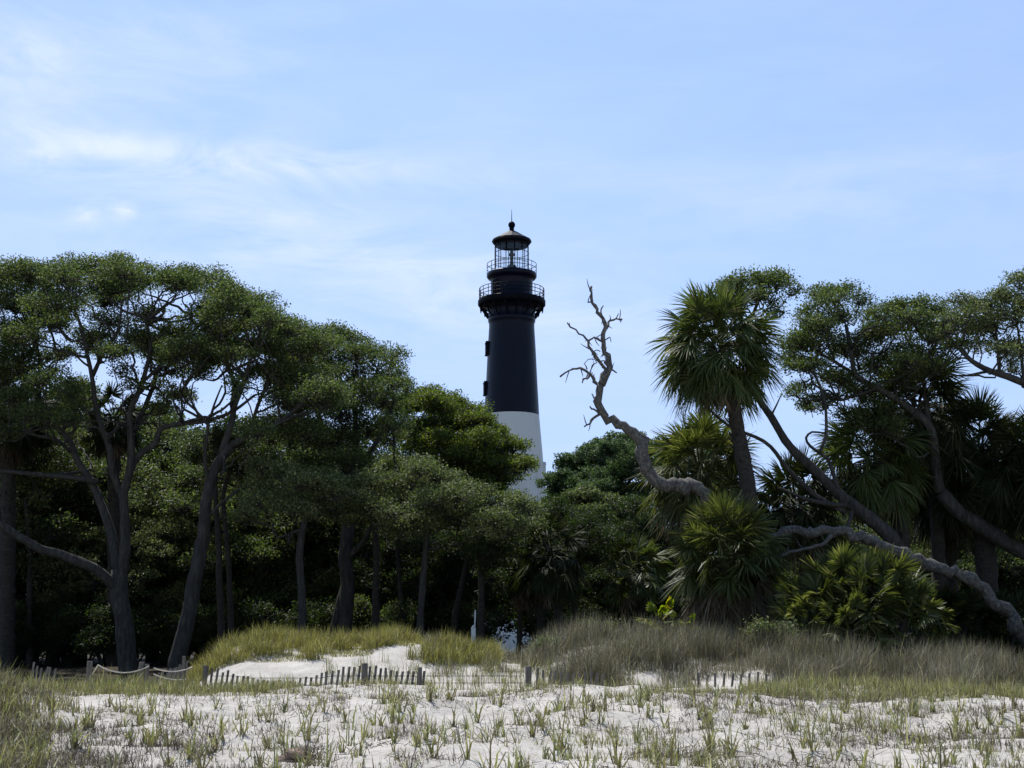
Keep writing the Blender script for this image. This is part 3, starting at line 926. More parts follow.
def fan(mb, base, dirv, up, pet, fanr, nleaf, droop, mat, wid=.034, spread=1.95):
    """One fan frond: arched stalk, then pleated leaflets that droop at their tips."""
    d = nrm(np.asarray(dirv, float))
    s = nrm(np.cross(d, up))
    if not np.isfinite(s).all() or np.linalg.norm(s) < .5:
        s = np.array([1.0, 0, 0])
    n = np.cross(s, d)
    ro = rng.normal() * .55
    s, n = s * math.cos(ro) + n * math.sin(ro), n * math.cos(ro) - s * math.sin(ro)
    g = np.array([0, 0, -1.0])
    t = np.linspace(0, 1, 6)[:, None]
    P = base + d * pet * t + g * (pet * .2 * droop) * t ** 2
    tube(mb, P, np.linspace(.024, .013, 6), 4, mat, cap=False)
    hub = P[-1]
    fd = nrm(P[-1] - P[-2])
    n = nrm(np.cross(s, fd))
    a = np.linspace(-spread, spread, nleaf) + rng.normal(size=nleaf) * .03
    ln = fanr * (0.62 + .38 * np.cos(a * .55)) * rng.uniform(.88, 1.08, nleaf)
    fold = -.45 * np.abs(np.sin(a)) + .1 * rng.normal(size=nleaf)
    D = np.cos(a)[:, None] * fd + np.sin(a)[:, None] * s + fold[:, None] * n
    D = nrm(D)
    sd = nrm(np.cross(D, n))
    sg = np.array([.06, .36, .68, 1.0])
    w = np.array([.35, 1.0, .72, .05]) * wid
    tw = rng.normal(size=(nleaf, 1)) * .35
    sd = nrm(sd + tw * n)
    V = np.zeros((nleaf, 4, 2, 3))
    dr = droop * rng.uniform(.6, 1.4, nleaf)
    for k in range(4):
        c = hub + D * (ln * sg[k])[:, None] + g * (dr * ln * .26 * sg[k] ** 2.4)[:, None] + fd * (.12 * fanr * (1 - abs(a) / spread))[:, None] * (k > 0)
        V[:, k, 0] = c - sd * w[k]
        V[:, k, 1] = c + sd * w[k]
    b = np.arange(nleaf)[:, None] * 8
    Fq = np.concatenate([b + np.array([[2 * k, 2 * k + 1, 2 * k + 3, 2 * k + 2]]) for k in range(3)])
    mb.add(V.reshape(-1, 3), Fq, mat, smooth=False)


def palm_crown(mb, c, rad, nf, lo=-55, hi=80, mat=0, nleaf=40, droop=1.0, wid=.027, squash=1.0):
    for k in range(nf):
        az = k * 2.39996 + rng.normal() * .25
        f = (k + .5) / nf
        el = R(hi + (lo - hi) * f ** .85 + rng.normal() * 6)
        d = np.array([math.cos(az) * math.cos(el), math.sin(az) * math.cos(el), math.sin(el) * squash])
        rr = rad * rng.uniform(.85, 1.1)
        base = c + np.array([math.cos(az), math.sin(az), 0]) * .12 + [0, 0, .25 * (1 - f) - .15 * f]
        up = np.array([0, 0, 1.0]) if abs(math.sin(el)) < .95 else np.array([math.cos(az), math.sin(az), .1])
        fan(mb, base, d, up, rr * .58, rr * .48, nleaf, droop * (.35 + .6 * math.cos(el) ** 2) + .3 * f, mat, wid)


def dead_skirt(mb, c, rad, nf, mat=0, lo=-88, hi=-52, nleaf=22):
    for k in range(nf):
        az = rng.uniform(0, 2 * math.pi)
        el = R(rng.uniform(lo, hi))
        d = np.array([math.cos(az) * math.cos(el), math.sin(az) * math.cos(el), math.sin(el)])
        rr = rad * rng.uniform(.7, 1.1)
        fan(mb, c + np.array([math.cos(az) * .2, math.sin(az) * .2, -.1 - rng.uniform(0, .3)]), d, np.array([math.cos(az), math.sin(az), .2]), rr * .5, rr * .55, nleaf, .7, mat, .026, 1.2)


def palm(label, Y, trunk, w0, w1, crown, rpx, nf=46, green=PALM, lo=-55, hi=82, skirt=0, droop=1.0, name="cabbage_palm", group="cabbage palms at the edge of the wood", bootlen=.0, sk_r=.8, sk_hi=-52):
    b = trunk[0]
    x = at(b[0], b[1], Y)[0]
    base = np.array([x, Y, float(ground(x, Y))])
    root = thing(name, label, "palm", base, group)
    c = at(crown[0], crown[1], Y)
    P = [np.array([x, Y, base[2] - .3])] + [at(q[0], q[1], Y) for q in trunk[1:]] + [c - [0, 0, .1]]
    S = catmull(np.array(P), .22)
    mp = mpp(trunk[0][1], Y)
    r = np.linspace(w0, w1, len(S)) * mp / 2
    mb = MB()
    ring = 1 + .07 * (np.arange(len(S)) % 2) + .04 * rng.normal(size=len(S))
    tube(mb, S, r * ring, 10, 0, .04)
    # old leaf bases below the crown
    nb = 34
    k = rng.integers(int(len(S) * .55), len(S), nb)
    az = rng.uniform(0, 2 * math.pi, nb)
    d = np.stack([np.cos(az), np.sin(az), np.full(nb, 1.3)], -1)
    p0 = S[k] + np.stack([np.cos(az), np.sin(az), np.zeros(nb)], -1) * (r[k] * .9)[:, None]
    prisms(mb, p0, p0 + nrm(d) * rng.uniform(.18, .4, (nb, 1)), np.full(nb, .045), np.full(nb, .018))
    mb.build("trunk", PBARK, root)
    mb = MB()
    rad = rpx * mpp(crown[1], Y)
    palm_crown(mb, c, rad, nf, lo, hi, 0, droop=droop)
    palm_crown(mb, c - [0, 0, .15], rad * .62, nf // 3, lo, 60, 0, droop=droop)
    mb.build("crown", green, root)
    if skirt:
        mb = MB()
        dead_skirt(mb, c - [0, 0, .1], rad * sk_r, skirt, hi=sk_hi)
        mb.build("dead_fronds", DEADP, root)
    return root


palm("tall cabbage palm rising above the others with a full round head against the sky", 45, [(757, 650), (754, 560), (752, 515), (745, 470), (737, 425), (728, 385)], 21, 11.5, (717, 349), 64, 84, PALM, -46, 84, 7, .9, sk_r=.8)
palm("low fan palm behind the dead trunk, its head left of the tall palm's trunk", 48.5, [(702, 650), (702, 580), (701, 520)], 17, 15, (700, 474), 62, 70, PALM_SUN, -42, 84, 34, .7, sk_r=.9, sk_hi=-35)
palm("shaggy palm in front with brown dead skirt below the tall palm", 41.5, [(735, 655), (735, 620), (733, 590)], 30, 26, (728, 558), 60, 72, PALM_SUN, -30, 85, 70, .6, sk_r=.92, sk_hi=-22)
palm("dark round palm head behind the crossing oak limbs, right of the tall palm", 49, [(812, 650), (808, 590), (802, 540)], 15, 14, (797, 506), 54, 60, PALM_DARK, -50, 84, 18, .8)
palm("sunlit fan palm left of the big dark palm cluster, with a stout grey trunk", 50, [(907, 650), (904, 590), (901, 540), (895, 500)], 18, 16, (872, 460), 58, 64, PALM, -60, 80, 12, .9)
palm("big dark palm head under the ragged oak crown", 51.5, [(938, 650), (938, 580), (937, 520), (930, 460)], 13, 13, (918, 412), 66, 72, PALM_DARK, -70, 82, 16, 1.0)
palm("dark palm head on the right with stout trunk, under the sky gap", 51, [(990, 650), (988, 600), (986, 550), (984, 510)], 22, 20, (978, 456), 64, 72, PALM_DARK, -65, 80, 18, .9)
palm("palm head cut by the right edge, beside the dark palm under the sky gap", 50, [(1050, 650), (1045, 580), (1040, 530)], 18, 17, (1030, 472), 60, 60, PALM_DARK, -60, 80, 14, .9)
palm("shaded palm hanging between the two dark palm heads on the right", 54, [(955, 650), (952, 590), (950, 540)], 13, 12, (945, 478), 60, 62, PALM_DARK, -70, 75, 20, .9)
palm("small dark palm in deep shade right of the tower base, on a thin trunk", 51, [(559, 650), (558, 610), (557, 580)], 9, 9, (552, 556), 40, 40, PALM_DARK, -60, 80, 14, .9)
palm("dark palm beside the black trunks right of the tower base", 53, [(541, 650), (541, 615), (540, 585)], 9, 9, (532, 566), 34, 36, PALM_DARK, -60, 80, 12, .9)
palm("yellowish low palm showing through the leafy trees left of the shaggy palm", 55, [(640, 650), (640, 610)], 10, 10, (634, 572), 36, 34, PALM, -35, 84, 6, .7)
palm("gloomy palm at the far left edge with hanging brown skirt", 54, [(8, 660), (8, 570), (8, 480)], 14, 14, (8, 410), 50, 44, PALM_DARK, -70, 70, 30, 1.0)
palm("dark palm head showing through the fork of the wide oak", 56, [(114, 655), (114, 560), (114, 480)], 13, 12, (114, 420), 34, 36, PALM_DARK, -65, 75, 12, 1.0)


def palmetto(label, Y, spots, rpx, nf, m, name="saw_palmetto", group=None, cat="palmetto", tilt=None):
    x = at(spots[0][0], spots[0][1], Y)[0]
    base = np.array([x, Y, float(ground(x, Y))])
    root = thing(name, label, cat, base, group)
    mb = MB()
    for (px, py, dy, k) in spots:
        c = at(px, py, Y + dy)
        rad = rpx * k * mpp(py, Y + dy)
        palm_crown(mb, c, rad, max(8, int(nf * k)), -8, 84, 0, 30, .35, .036)
    mb.build("fronds", m, root)
    for (px, py, dy, k) in spots:
        c = at(px, py, Y + dy)
        g = np.array([c[0] * .9 + x * .1, c[1], float(ground(c[0], c[1])) - .1])
        mb = MB()
        tube(mb, catmull(np.array([g, (g + c) / 2 + rng.normal(size=3) * .08, c]), .2), .09, 7, 0, .08)
        mb.build("stem", PBARK, root)
    return root


palmetto("wide green saw palmetto thicket under the fallen trunk at right", 38.8, [(860, 612, 0, 1), (815, 622, .4, .9), (838, 600, .8, .95), (880, 602, .6, 1), (905, 618, -.2, .8), (850, 630, -.8, .8), (800, 632, -.2, .6), (925, 622, .6, .6), (870, 590, 1.2, .8)], 50, 19, PALM_SUN)
palmetto("dark palmetto under the fallen trunk near the right edge", 45, [(965, 628, 0, 1), (940, 625, .5, .9), (995, 630, .6, .9), (1015, 635, .2, .9)], 40, 22, PALM_DARK)
palmetto("small bright yellow palmetto seedling in the dry grass left of the shaggy palm", 40, [(660, 622, 0, .8), (688, 634, .2, .5)], 24, 10, PALM_YEL)
palmetto("small palmetto in the shade right of the shaggy palm", 44, [(790, 622, 0, 1), (770, 630, .4, .8)], 34, 20, PALM_DARK)

# ------------------------------------------------------------------ wood behind: generic trees and shrubs, copied


def generic_oak(name, label, group, h, cr, ncl, m, L, W, dens, loc, lowest=.34):
    base = np.array([loc[0], loc[1], float(ground(loc[0], loc[1]))])
    t = Tree(name, label, "tree", base, group)
    top = base + [rng.normal() * .4, rng.normal() * .4, h * .45]
    P = catmull(np.array([base - [0, 0, .4], base + [.1, 0, h * .15], base + [-.1, .1, h * .3], top]), .4)
    t.limb(P, np.linspace(.3, .2, len(P)), 8)
    for k in range(5):
        a = k * 1.256 + rng.normal() * .3
        e = base + np.array([math.cos(a) * cr * .55, math.sin(a) * cr * .55, h * rng.uniform(.6, .78)])
        P = catmull(np.array([top - [0, 0, rng.uniform(0, h * .12)], (top + e) / 2 + [0, 0, -.2], e]), .35)
        t.limb(P, np.linspace(.14, .05, len(P)), 6)
    for k in range(ncl):
        a = k * 2.4
        rr = cr * math.sqrt((k + .5) / ncl)
        zz = h * (1 - .38 * (rr / cr) ** 2) - h * rng.uniform(0, 1 - lowest - .3)
        t.clump(base + np.array([math.cos(a) * rr, math.sin(a) * rr, max(zz, h * lowest)]), (rng.uniform(1.0, 1.6), rng.uniform(1.0, 1.6), rng.uniform(.6, .9)), dens, 30, L * .82, W * .82)
    return t.done(m)


WOOD = "oaks filling the shaded wood behind the front trees"
WLAB = "shaded oak in the dense wood behind the front trees"
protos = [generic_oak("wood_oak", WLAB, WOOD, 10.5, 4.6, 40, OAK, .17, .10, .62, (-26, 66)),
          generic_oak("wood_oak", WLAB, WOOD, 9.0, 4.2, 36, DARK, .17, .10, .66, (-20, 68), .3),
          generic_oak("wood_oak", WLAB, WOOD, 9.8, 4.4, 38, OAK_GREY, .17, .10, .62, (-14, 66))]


def put(proto, px, Y, htop_row, hproto, lab, group):
    x = (px - 512) / F * Y
    z = float(ground(x, Y))
    zt = at(px, htop_row, Y)[2]
    s = max(.35, (zt - z) / hproto)
    return copy_thing(proto, (x, Y, z - .05), rng.uniform(0, 6.28), s, lab, group)


HP = [11.0, 9.5, 10.3]
spots = [  # px, distance, top row
    (40, 70, 375), (85, 66, 395), (160, 72, 402), (118, 68, 398), (180, 74, 392), (205, 66, 418), (255, 62, 430), (300, 70, 410), (350, 64, 430), (400, 72, 430), (60, 62, 470), (-60, 64, 400), (-120, 70, 380),
    (20, 84, 400), (140, 86, 420), (260, 84, 410), (360, 84, 420), (130, 60, 480), (-20, 60, 400), (10, 66, 365), (60, 62, 410), (440, 70, 490), (420, 60, 500),
    (590, 78, 510), (650, 76, 505), (700, 70, 500), (760, 74, 520), (820, 66, 480), (870, 72, 470), (960, 68, 470), (1010, 64, 450), (1070, 66, 430), (1130, 70, 400), (860, 86, 480), (1040, 86, 460),
    (740, 84, 525), (640, 90, 520), (430, 84, 460), (400, 96, 440),
]
for k, (px, Y, row) in enumerate(spots):
    put(protos[k % 3], px, Y, row, HP[k % 3], WLAB, WOOD)
for pr, px, Y, row in ((protos[0], -20, 76, 410), (protos[1], 60, 78, 420), (protos[2], 190, 78, 415)):
    x = (px - 512) / F * Y
    pr.location = (x, Y, float(ground(x, Y)) - .05)


def shrub(name, label, group, h, w, m, nb, L, W, loc):
    base = np.array([loc[0], loc[1], float(ground(loc[0], loc[1]))])
    t = Tree(name, label, "shrub", base, group)
    for k in range(7):
        a = rng.uniform(0, 6.28)
        e = base + np.array([math.cos(a) * w * .5, math.sin(a) * w * .5, h * rng.uniform(.5, .8)])
        P = catmull(np.array([base - [0, 0, .2], (base + e) / 2 + rng.normal(size=3) * .12, e]), .25)
        t.limb(P, np.linspace(.045, .015, len(P)), 5)
    for k in range(nb):
        a = rng.uniform(0, 6.28)
        rr = w * math.sqrt(rng.uniform()) * .8
        t.clump(base + np.array([math.cos(a) * rr, math.sin(a) * rr, h * rng.uniform(.25, .85) * (1 - .3 * rr / w)]), (w * .34, w * .34, h * .2), 1.0, 32, L, W, attach=False)
    return t.done(m)


SG, SL = "undergrowth shrubs in the shade of the wood", "dark leafy shrub in the shade under the trees"
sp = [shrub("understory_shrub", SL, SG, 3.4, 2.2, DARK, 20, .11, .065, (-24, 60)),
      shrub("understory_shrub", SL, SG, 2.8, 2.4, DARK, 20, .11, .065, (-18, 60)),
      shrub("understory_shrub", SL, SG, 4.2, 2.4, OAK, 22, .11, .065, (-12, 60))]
k = 0
for Y, rows, dens in ((57.5, (560, 620), 70), (63, (525, 600), 80), (74, (510, 590), 80), (60, (580, 625), 75)):
    for px in np.arange(-150, 1180, dens):
        px = px + rng.normal() * 14
        if 466 < px < 565 or 395 < px < 440 and Y < 60 or 310 < px < 330:
            continue
        row = rng.uniform(*rows)
        put(sp[k % 3], px, Y + rng.normal() * 1.0, row, [3.6, 3.0, 4.4][k % 3], SL, SG)
        k += 1
for pr, px, Y in ((sp[0], 70, 59), (sp[1], 185, 58), (sp[2], 270, 60)):
    x = (px - 512) / F * Y
    pr.location = (x, Y, float(ground(x, Y)) - .05)

for px, Y, row in ((447, 58, 598), (574, 58, 590), (556, 62, 606), (318, 70, 588), (335, 78, 580), (305, 74, 585)):
    put(sp[0], px, Y, row, 3.6, SL, SG)
yl = [shrub("understory_shrub", "bright yellow green bush lit through the gap between the middle trunks", None, 3.6, 1.5, OAK_YEL, 14, .12, .07, (320 / F * 66 - 512 / F * 66, 66))]
for px, Y, row, lab in ((395, 67, 585, "yellow green bush in the light just right of the straight dark trunk"), (420, 72, 540, "small lit yellow green bush high behind the thin trunks left of the tower"), (262, 60, 575, "pale green bush behind the pair of slim trunks beside the grass mound")):
    put(yl[0], px, Y, row, 3.8, lab, None)
# small shrubs on the dune
sb = shrub("dune_shrub", "small dark green bush in the dry grass below the saw palmetto thicket", None, 1.1, .62, OAK_GREY, 9, .09, .05, (float(at(770, 660, 37)[0]), 37))
for px, row, Y, s, lab in ((545, 655, 35, .55, "small yellow green bush in the dry grass behind the right picket fence"), (600, 632, 38, .7, "small green bush near the top of the dry grass right of the tower base"), (900, 655, 36, .5, "low pale green bush in the dry grass at the right")):
    x = at(px, row, Y)[0]
    copy_thing(sb, (x, Y, float(ground(x, Y))), rng.uniform(0, 6), s, lab)

# ------------------------------------------------------------------ fences, posts


def gz(x, y):
    return float(ground(x, y))


def picket_panel(mb, x0, x1, Y0, Y1, top, sp=.105, lean=.09):
    n = max(2, int(math.hypot(x1 - x0, Y1 - Y0) / sp))
    for k in range(n + 1):
        f = k / n
        x, y = x0 + (x1 - x0) * f, Y0 + (Y1 - Y0) * f
        px = 512 + x * F / y
        zt = at(px, np.interp(px, top[0], top[1]), y)[2] + rng.normal() * .02
        zb = min(gz(x, y) - .2, zt - .4)
        ln = lean + rng.normal() * .03
        d = nrm(np.array([ln, rng.normal() * .02, 1.0]))
        s = nrm(np.array([x1 - x0, Y1 - Y0, 0.0]))
        c = np.array([x, y, (zt + zb) / 2])
        box(mb, c, (.046, .012, zt - zb), ax=[s, np.cross(d, s), d])


def post(mb, x, y, zt, r=.06):
    tube(mb, [(x, y, gz(x, y) - .3), (x, y, zt - .02), (x, y, zt)], [r * 1.05, r, r * .8], 9, 0, .03)


FY = 28.0
X = lambda px, y=FY: (px - 512) / F * y
root = thing("sand_fence", "half buried grey picket sand fence sagging across the sand left of centre", "fence", (X(367), FY, gz(X(367), FY)))
mb = MB()
picket_panel(mb, (212 - 512) / F * 27.6, (425 - 512) / F * 26.8, 27.6, 26.8, ([205, 220, 228, 248, 270, 301, 322, 342, 362, 378, 390, 425], [666, 669, 671, 676, 680, 680, 673, 668, 665, 667, 671, 671]))
mb.build("pickets", SLAT, root)
for px, row, y, r in ((368, 663, 27.05, .062), (422, 667, 26.8, .042), (212, 665, 27.6, .04)):
    mb = MB()
    x = X(px, y)
    post(mb, x, y - .08, at(px, row, y)[2], r)
    mb.build("post", POSTM, root)
mb = MB()
for rr in (676, 683):
    P = [at(px, rr + (2 if 240 < px < 330 else 0), np.interp(px, [212, 425, 528], [27.6, 26.8, 27.2]) - .02) for px in range(212, 530, 12)]
    tube(mb, np.array(P), .005, 4)
mb.build("wire", IRON, root)
root = thing("sand_fence", "short picket sand fence with one dark post sinking into grey dry grass right of centre", "fence", (X(528, 27.6), 27.6, gz(X(528, 27.6), 27.6)))
mb = MB()
picket_panel(mb, X(536, 27.6), X(600, 28), 27.6, 28, ([530, 560, 600], [670, 671, 673]), .12)
mb.build("pickets", SLAT, root)
mb = MB()
post(mb, X(528, 27.6), 27.55, at(528, 666, 27.6)[2], .06)
mb.build("post", POSTM, root)
root = thing("sand_fence", "faint grey picket fence behind the dune crest at right, half hidden by grass", "fence", (X(730, 28.5), 28.5, gz(X(730, 28.5), 28.5)))
mb = MB()
picket_panel(mb, X(695, 28), X(775, 28), 28.1, 27.8, ([690, 780], [674, 673]), .15, .08)
mb.build("pickets", SLAT, root)
root = thing("sand_fence", "grey pickets leaning together at the right end of the rope barrier", "fence", (X(188, 30), 30, gz(X(188, 30), 30)))
mb = MB()
picket_panel(mb, X(160, 30.2), X(190, 29.8), 30.2, 29.8, ([160, 175, 190], [674, 668, 661]), .07, .22)
mb.build("pickets", SLAT, root)
mb = MB()
post(mb, X(190, 29.8), 29.8, at(190, 656, 29.8)[2], .035)
mb.build("post", POSTM, root)
root = thing("sand_fence", "few grey pickets behind the grass at the far left", "fence", (X(50, 30), 30, gz(X(50, 30), 30)))
mb = MB()
picket_panel(mb, X(40, 30), X(64, 30), 30, 29.8, ([40, 64], [665, 668]), .1, .1)
mb.build("pickets", SLAT, root)

RY = 28.6
root = thing("rope_barrier", "sagging white rope strung between two short wooden posts before the dark wood", "barrier", (X(98, RY), RY, gz(X(98, RY), RY)))
tops = []
for px, row, w in ((98, 661, .055), (149, 662, .055), (154, 664, .045)):
    mb = MB()
    post(mb, X(px, RY), RY, at(px, row, RY)[2], w)
    mb.build("post", POSTM, root)
    tops.append(at(px, row + 4, RY - .07))
mb = MB()
a, b = tops[0], tops[1]
for p0, p1, sag in ((at(80, 686, RY + .3), a, .05), (a, b, .14), (tops[2], at(192, 667, 29.9), .08), (tops[2] - [0, 0, .12], at(186, 679, 29.9), .05)):
    t = np.linspace(0, 1, 16)[:, None]
    P = p0 + (p1 - p0) * t - np.array([0, 0, 1]) * sag * 4 * t * (1 - t)
    tube(mb, P, .012, 6)
mb.build("rope", ROPE, root)
for px in (68, 118):
    pass

root = thing("marker_post", "narrow white painted post standing beside the black trunk before the tower base", "post", (X(474, 46), 46, gz(X(474, 46), 46)))
mb = MB()
x = X(474, 46)
zt = at(474, 627, 46)[2]
zb = gz(x, 46) - .2
box(mb, (x, 46, (zt + zb) / 2), (.15, .05, zt - zb))
tube(mb, [(x, 46, zt - .01), (x, 46, zt + .06)], [.07, .03], 6)
mb.build("board", WPOST, root)
mb = MB()
tube(mb, [(x + .03, 46.04, zt - .3), (x + .06, 46.04, at(475, 610, 46)[2])], .022, 6)
mb.build("stake", WPOST, root)

root_y = 15.4
x = (305 - 512) / F * root_y
mb = MB()
u = np.linspace(0, math.pi, 12)
v = np.linspace(0, 2 * math.pi, 18, endpoint=False)
prof = np.stack([np.sin(u), np.cos(u)], -1)
m0 = MB()
lathe(m0, [(max(.001, .16 * a), .10 * b) for a, b in prof], (0, 0), 18)
V = m0.V[0]
V = V * (1 + .22 * np.sin(V[:, :1] * 23 + V[:, 2:] * 37) + .16 * np.sin(V[:, 1:2] * 41 + V[:, :1] * 29 + 1) + .10 * rng.normal(size=(len(V), 1)))
V = V * [1.15, 1, .8]
mb.add(V + [x, root_y, gz(x, root_y) + .03], m0.L[0].reshape(-1, 4))
o = mb.build("root_clump", rough_mat("reddish_root", [(0.3, (0.16, 0.11, 0.085)), (0.7, (0.36, 0.28, 0.23))], (30, 30, 30), .95, .8), loc=(x, root_y, gz(x, root_y)))
tag(o, "reddish brown lump of dead roots on the sand at the bottom left", "root clump")

# ------------------------------------------------------------------ grass


def blades(mb, P, L, wid, lean, curl=.5, mat=0, az=None):
    n = len(P)
    az = rng.uniform(0, 2 * math.pi, n) if az is None else az
    h = np.stack([np.cos(az), np.sin(az), np.zeros(n)], -1)
    s = np.stack([-np.sin(az), np.cos(az), np.zeros(n)], -1)
    tw = rng.uniform(-.9, .9, (n, 1))
    s = nrm(s + h * tw)
    ln = np.reshape(lean, (-1, 1)) * np.ones((n, 1))
    L = np.reshape(L, (-1, 1))
    w = np.reshape(wid, (-1, 1)) / 2
    d1 = nrm(h * np.sin(ln * .7) + np.array([0, 0, 1.0]) * np.cos(ln * .7))
    l2 = ln * (1 + curl)
    d2 = nrm(h * np.sin(l2) + np.array([0, 0, 1.0]) * np.cos(l2))
    m = P + d1 * L * .5
    t = m + d2 * L * .5
    V = np.stack([P - s * w, P + s * w, m - s * w * .8, m + s * w * .8, t], 1).reshape(-1, 3)
    b = np.arange(n)[:, None] * 5
    mb.add(V, [b + np.array([[0, 1, 3, 2]]), b + np.array([[2, 3, 4]])], mat, smooth=False)


def tufts(mb, xs, ys, nb, L, wid, lean, spread=.05, mat=0, curl=.5):
    n = len(xs)
    nb = np.maximum(2, (nb * rng.uniform(.5, 1.5, n)).astype(int))
    sc_ = np.repeat(rng.uniform(.6, 1.3, n), nb)
    x = np.repeat(xs, nb) + rng.normal(size=nb.sum()) * spread
    y = np.repeat(ys, nb) + rng.normal(size=nb.sum()) * spread
    P = np.stack([x, y, ground(x, y) - .015], -1)
    k = len(x)
    blades(mb, P, L * sc_ * rng.uniform(.5, 1.15, k), wid * rng.uniform(.7, 1.3, k), (np.abs(rng.normal(size=k)) * lean + .08) if lean < .6 else rng.uniform(.12, 1.25, k) * lean, curl, mat)


def scatter(n, y0, y1, px0, px1, thr=None, lam=1.0, seed=0):
    """Random spots between two distances and two photo columns, thinned in patches."""
    y = np.sqrt(rng.uniform(y0 ** 2, y1 ** 2, n))
    px = rng.uniform(px0, px1, n)
    x = (px - 512) / F * y
    if thr is not None:
        v = bumps(x * 1.0 / lam + seed, y / lam - seed, .9, 4, .09)
        k = v + rng.normal(size=n) * .25 > thr
        x, y = x[k], y[k]
    return x, y


# sparse tufts on the near sand
mb = MB()
x, y = scatter(1700, 12.5, 24.5, -330, 1370, .10, 1.0)
tufts(mb, x, y, 6, .22, .013, .95, .025, curl=.8)
x, y = scatter(600, 12.8, 22, -320, 1350)
tufts(mb, x, y, 10, .38, .018, .9, .02, curl=.7)
x, y = scatter(900, 13, 24, 560, 1090, .02, 1.3, 3)
tufts(mb, x, y, 9, .22, .010, .9, .07, curl=.7)
tag(mb.build("dune_grass", G_DUNE), "sparse green and straw tufts of dune grass on the white sand", "grass", kind="stuff")
# crest strip
mb = MB()
x, y = scatter(2800, 22.8, 26.6, -330, 1370, -.05, 1.2, 5)
tufts(mb, x, y, 7, .19, .011, .8, .06, curl=.7)
x, y = scatter(650, 23.5, 26.5, 40, 300)
tufts(mb, x, y, 9, .30, .012, .55, .06)
x, y = scatter(1350, 23, 27, 740, 1370)
tufts(mb, x, y, 10, .32, .012, .55, .06)
tag(mb.build("crest_grass", G_DUNE), "band of green grass along the crest of the near dune", "grass", kind="stuff")
# dense corner at the left
mb = MB()
x, y = scatter(900, 13, 23, -90, 80)
k = (512 + x * F / y) + rng.normal(size=len(x)) * 20 < 36
tufts(mb, x[k], y[k], 12, .34, .011, .85, .09, 0, .8)
tufts(mb, x[k], y[k], 22, .30, .009, .9, .12, 1, .8)
x, y = scatter(130, 17.5, 22, -60, 24)
tufts(mb, x, y, 12, .42, .012, .5, .07)
x, y = scatter(420, 13, 18, 20, 230, .05)
tufts(mb, x, y, 6, .2, .009, 1.0, .08, 1)
tag(mb.build("corner_grass", [G_DUNE, G_DEAD]), "thick grass at the left edge of the near dune", "grass", kind="stuff")
# dead stems lying on the sand
mb = MB()
x, y = scatter(5200, 12.5, 25, -60, 1090, .03, 1.2, 9)
az = rng.uniform(0, 6.28, len(x))
P0 = np.stack([x, y, ground(x, y) + .008], -1)
ln = rng.uniform(.04, .2, len(x))
x1, y1 = x + np.cos(az) * ln, y + np.sin(az) * ln
P1 = np.stack([x1, y1, ground(x1, y1) + .01 + np.abs(rng.normal(size=len(x))) * .05], -1)
prisms(mb, P0, P1, rng.uniform(.003, .007, len(x)), np.full(len(x), .002))
x, y = scatter(1700, 13, 25, -60, 1090, .08, 1.2, 9)
tufts(mb, x, y, 8, .18, .008, 1.1, .08)
rx = (305 - 512) / F * 15.4
x, y = np.full(5, rx) + rng.normal(size=5) * .1, np.full(5, 15.4) + rng.normal(size=5) * .08
tufts(mb, x, y, 40, .34, .008, 1.1, .08)
x, y = scatter(50, 13, 24.5, -40, 1080)
tufts(mb, x, y, 90, .16, .007, 1.25, .17)
x, y = scatter(60, 13, 24, 620, 1080)
tufts(mb, x, y, 110, .18, .007, 1.2, .2)
x, y = scatter(40, 13, 18, 30, 320)
tufts(mb, x, y, 110, .18, .007, 1.25, .2)
tag(mb.build("dead_stems", G_DEAD), "brown dead grass stems strewn over the sand", "dead grass", kind="stuff")
# yellow-green cover on the back mound
mb = MB()
n = 60000
x, y = scatter(n, 33.0, 41.0, 195, 500)
px = 512 + x * F / y
zrow = 640 - (ground(x, y) - CAMZ) * F / y
edge = np.interp(px, [195, 230, 265, 290, 330, 370, 420, 440, 500], [684, 680, 674, 658, 652, 656, 648, 668, 672]) + bumps(x * 1.5, y * 1.5, .9, 4, 1.1)
k = zrow < edge
x, y = x[k], y[k]
P = np.stack([x, y, ground(x, y) - .02], -1)
blades(mb, P, rng.uniform(.12, .34, len(x)) * np.clip(1 + bumps(x, y, .6, 2.3, .35), .35, 1.9), rng.uniform(.008, .016, len(x)), np.abs(rng.normal(size=len(x))) * .5 + .1)
tag(mb.build("mound_grass", G_YEL), "yellow green grass covering the back dune mound left of centre", "grass", kind="stuff")
# tall dry grey grass on the right of the back dune
mb = MB()
n = 170000
x, y = scatter(n, 29.0, 41.5, 425, 1420)
px = 512 + x * F / y
edge = np.interp(px, [425, 470, 520, 540, 560, 610, 640, 680, 700, 780, 830, 1100], [674, 670, 666, 672, 692, 692, 678, 684, 674, 678, 694, 704]) + bumps(x * 1.5, y * 1.5, .9, 4, 1.0)
zrow = 640 - (ground(x, y) - CAMZ) * F / y
hm = np.clip(.43 + bumps(x + 7, y, .9, 3.2, .13), .26, .95) * np.interp(px, [425, 470, 525, 560], [.5, .55, .5, 1])
k = (zrow < edge) & (rng.uniform(size=n) < np.interp(px, [425, 480, 560], [.25, .6, 1]))
x, y, hm = x[k], y[k], hm[k]
P = np.stack([x, y, ground(x, y) - .02], -1)
dk = bumps(x * 1.3 - 4, y * 1.3 + 2, .9, 4, .09) + rng.normal(size=len(x)) * .16 > .12
for q, mi in ((~dk, 0), (dk, 1)):
    m_ = q.sum()
    blades(mb, P[q], hm[q] * rng.uniform(.4, 1.15, m_), rng.uniform(.007, .014, m_), np.abs(rng.normal(size=m_)) * .4 + .05, .8, mi)
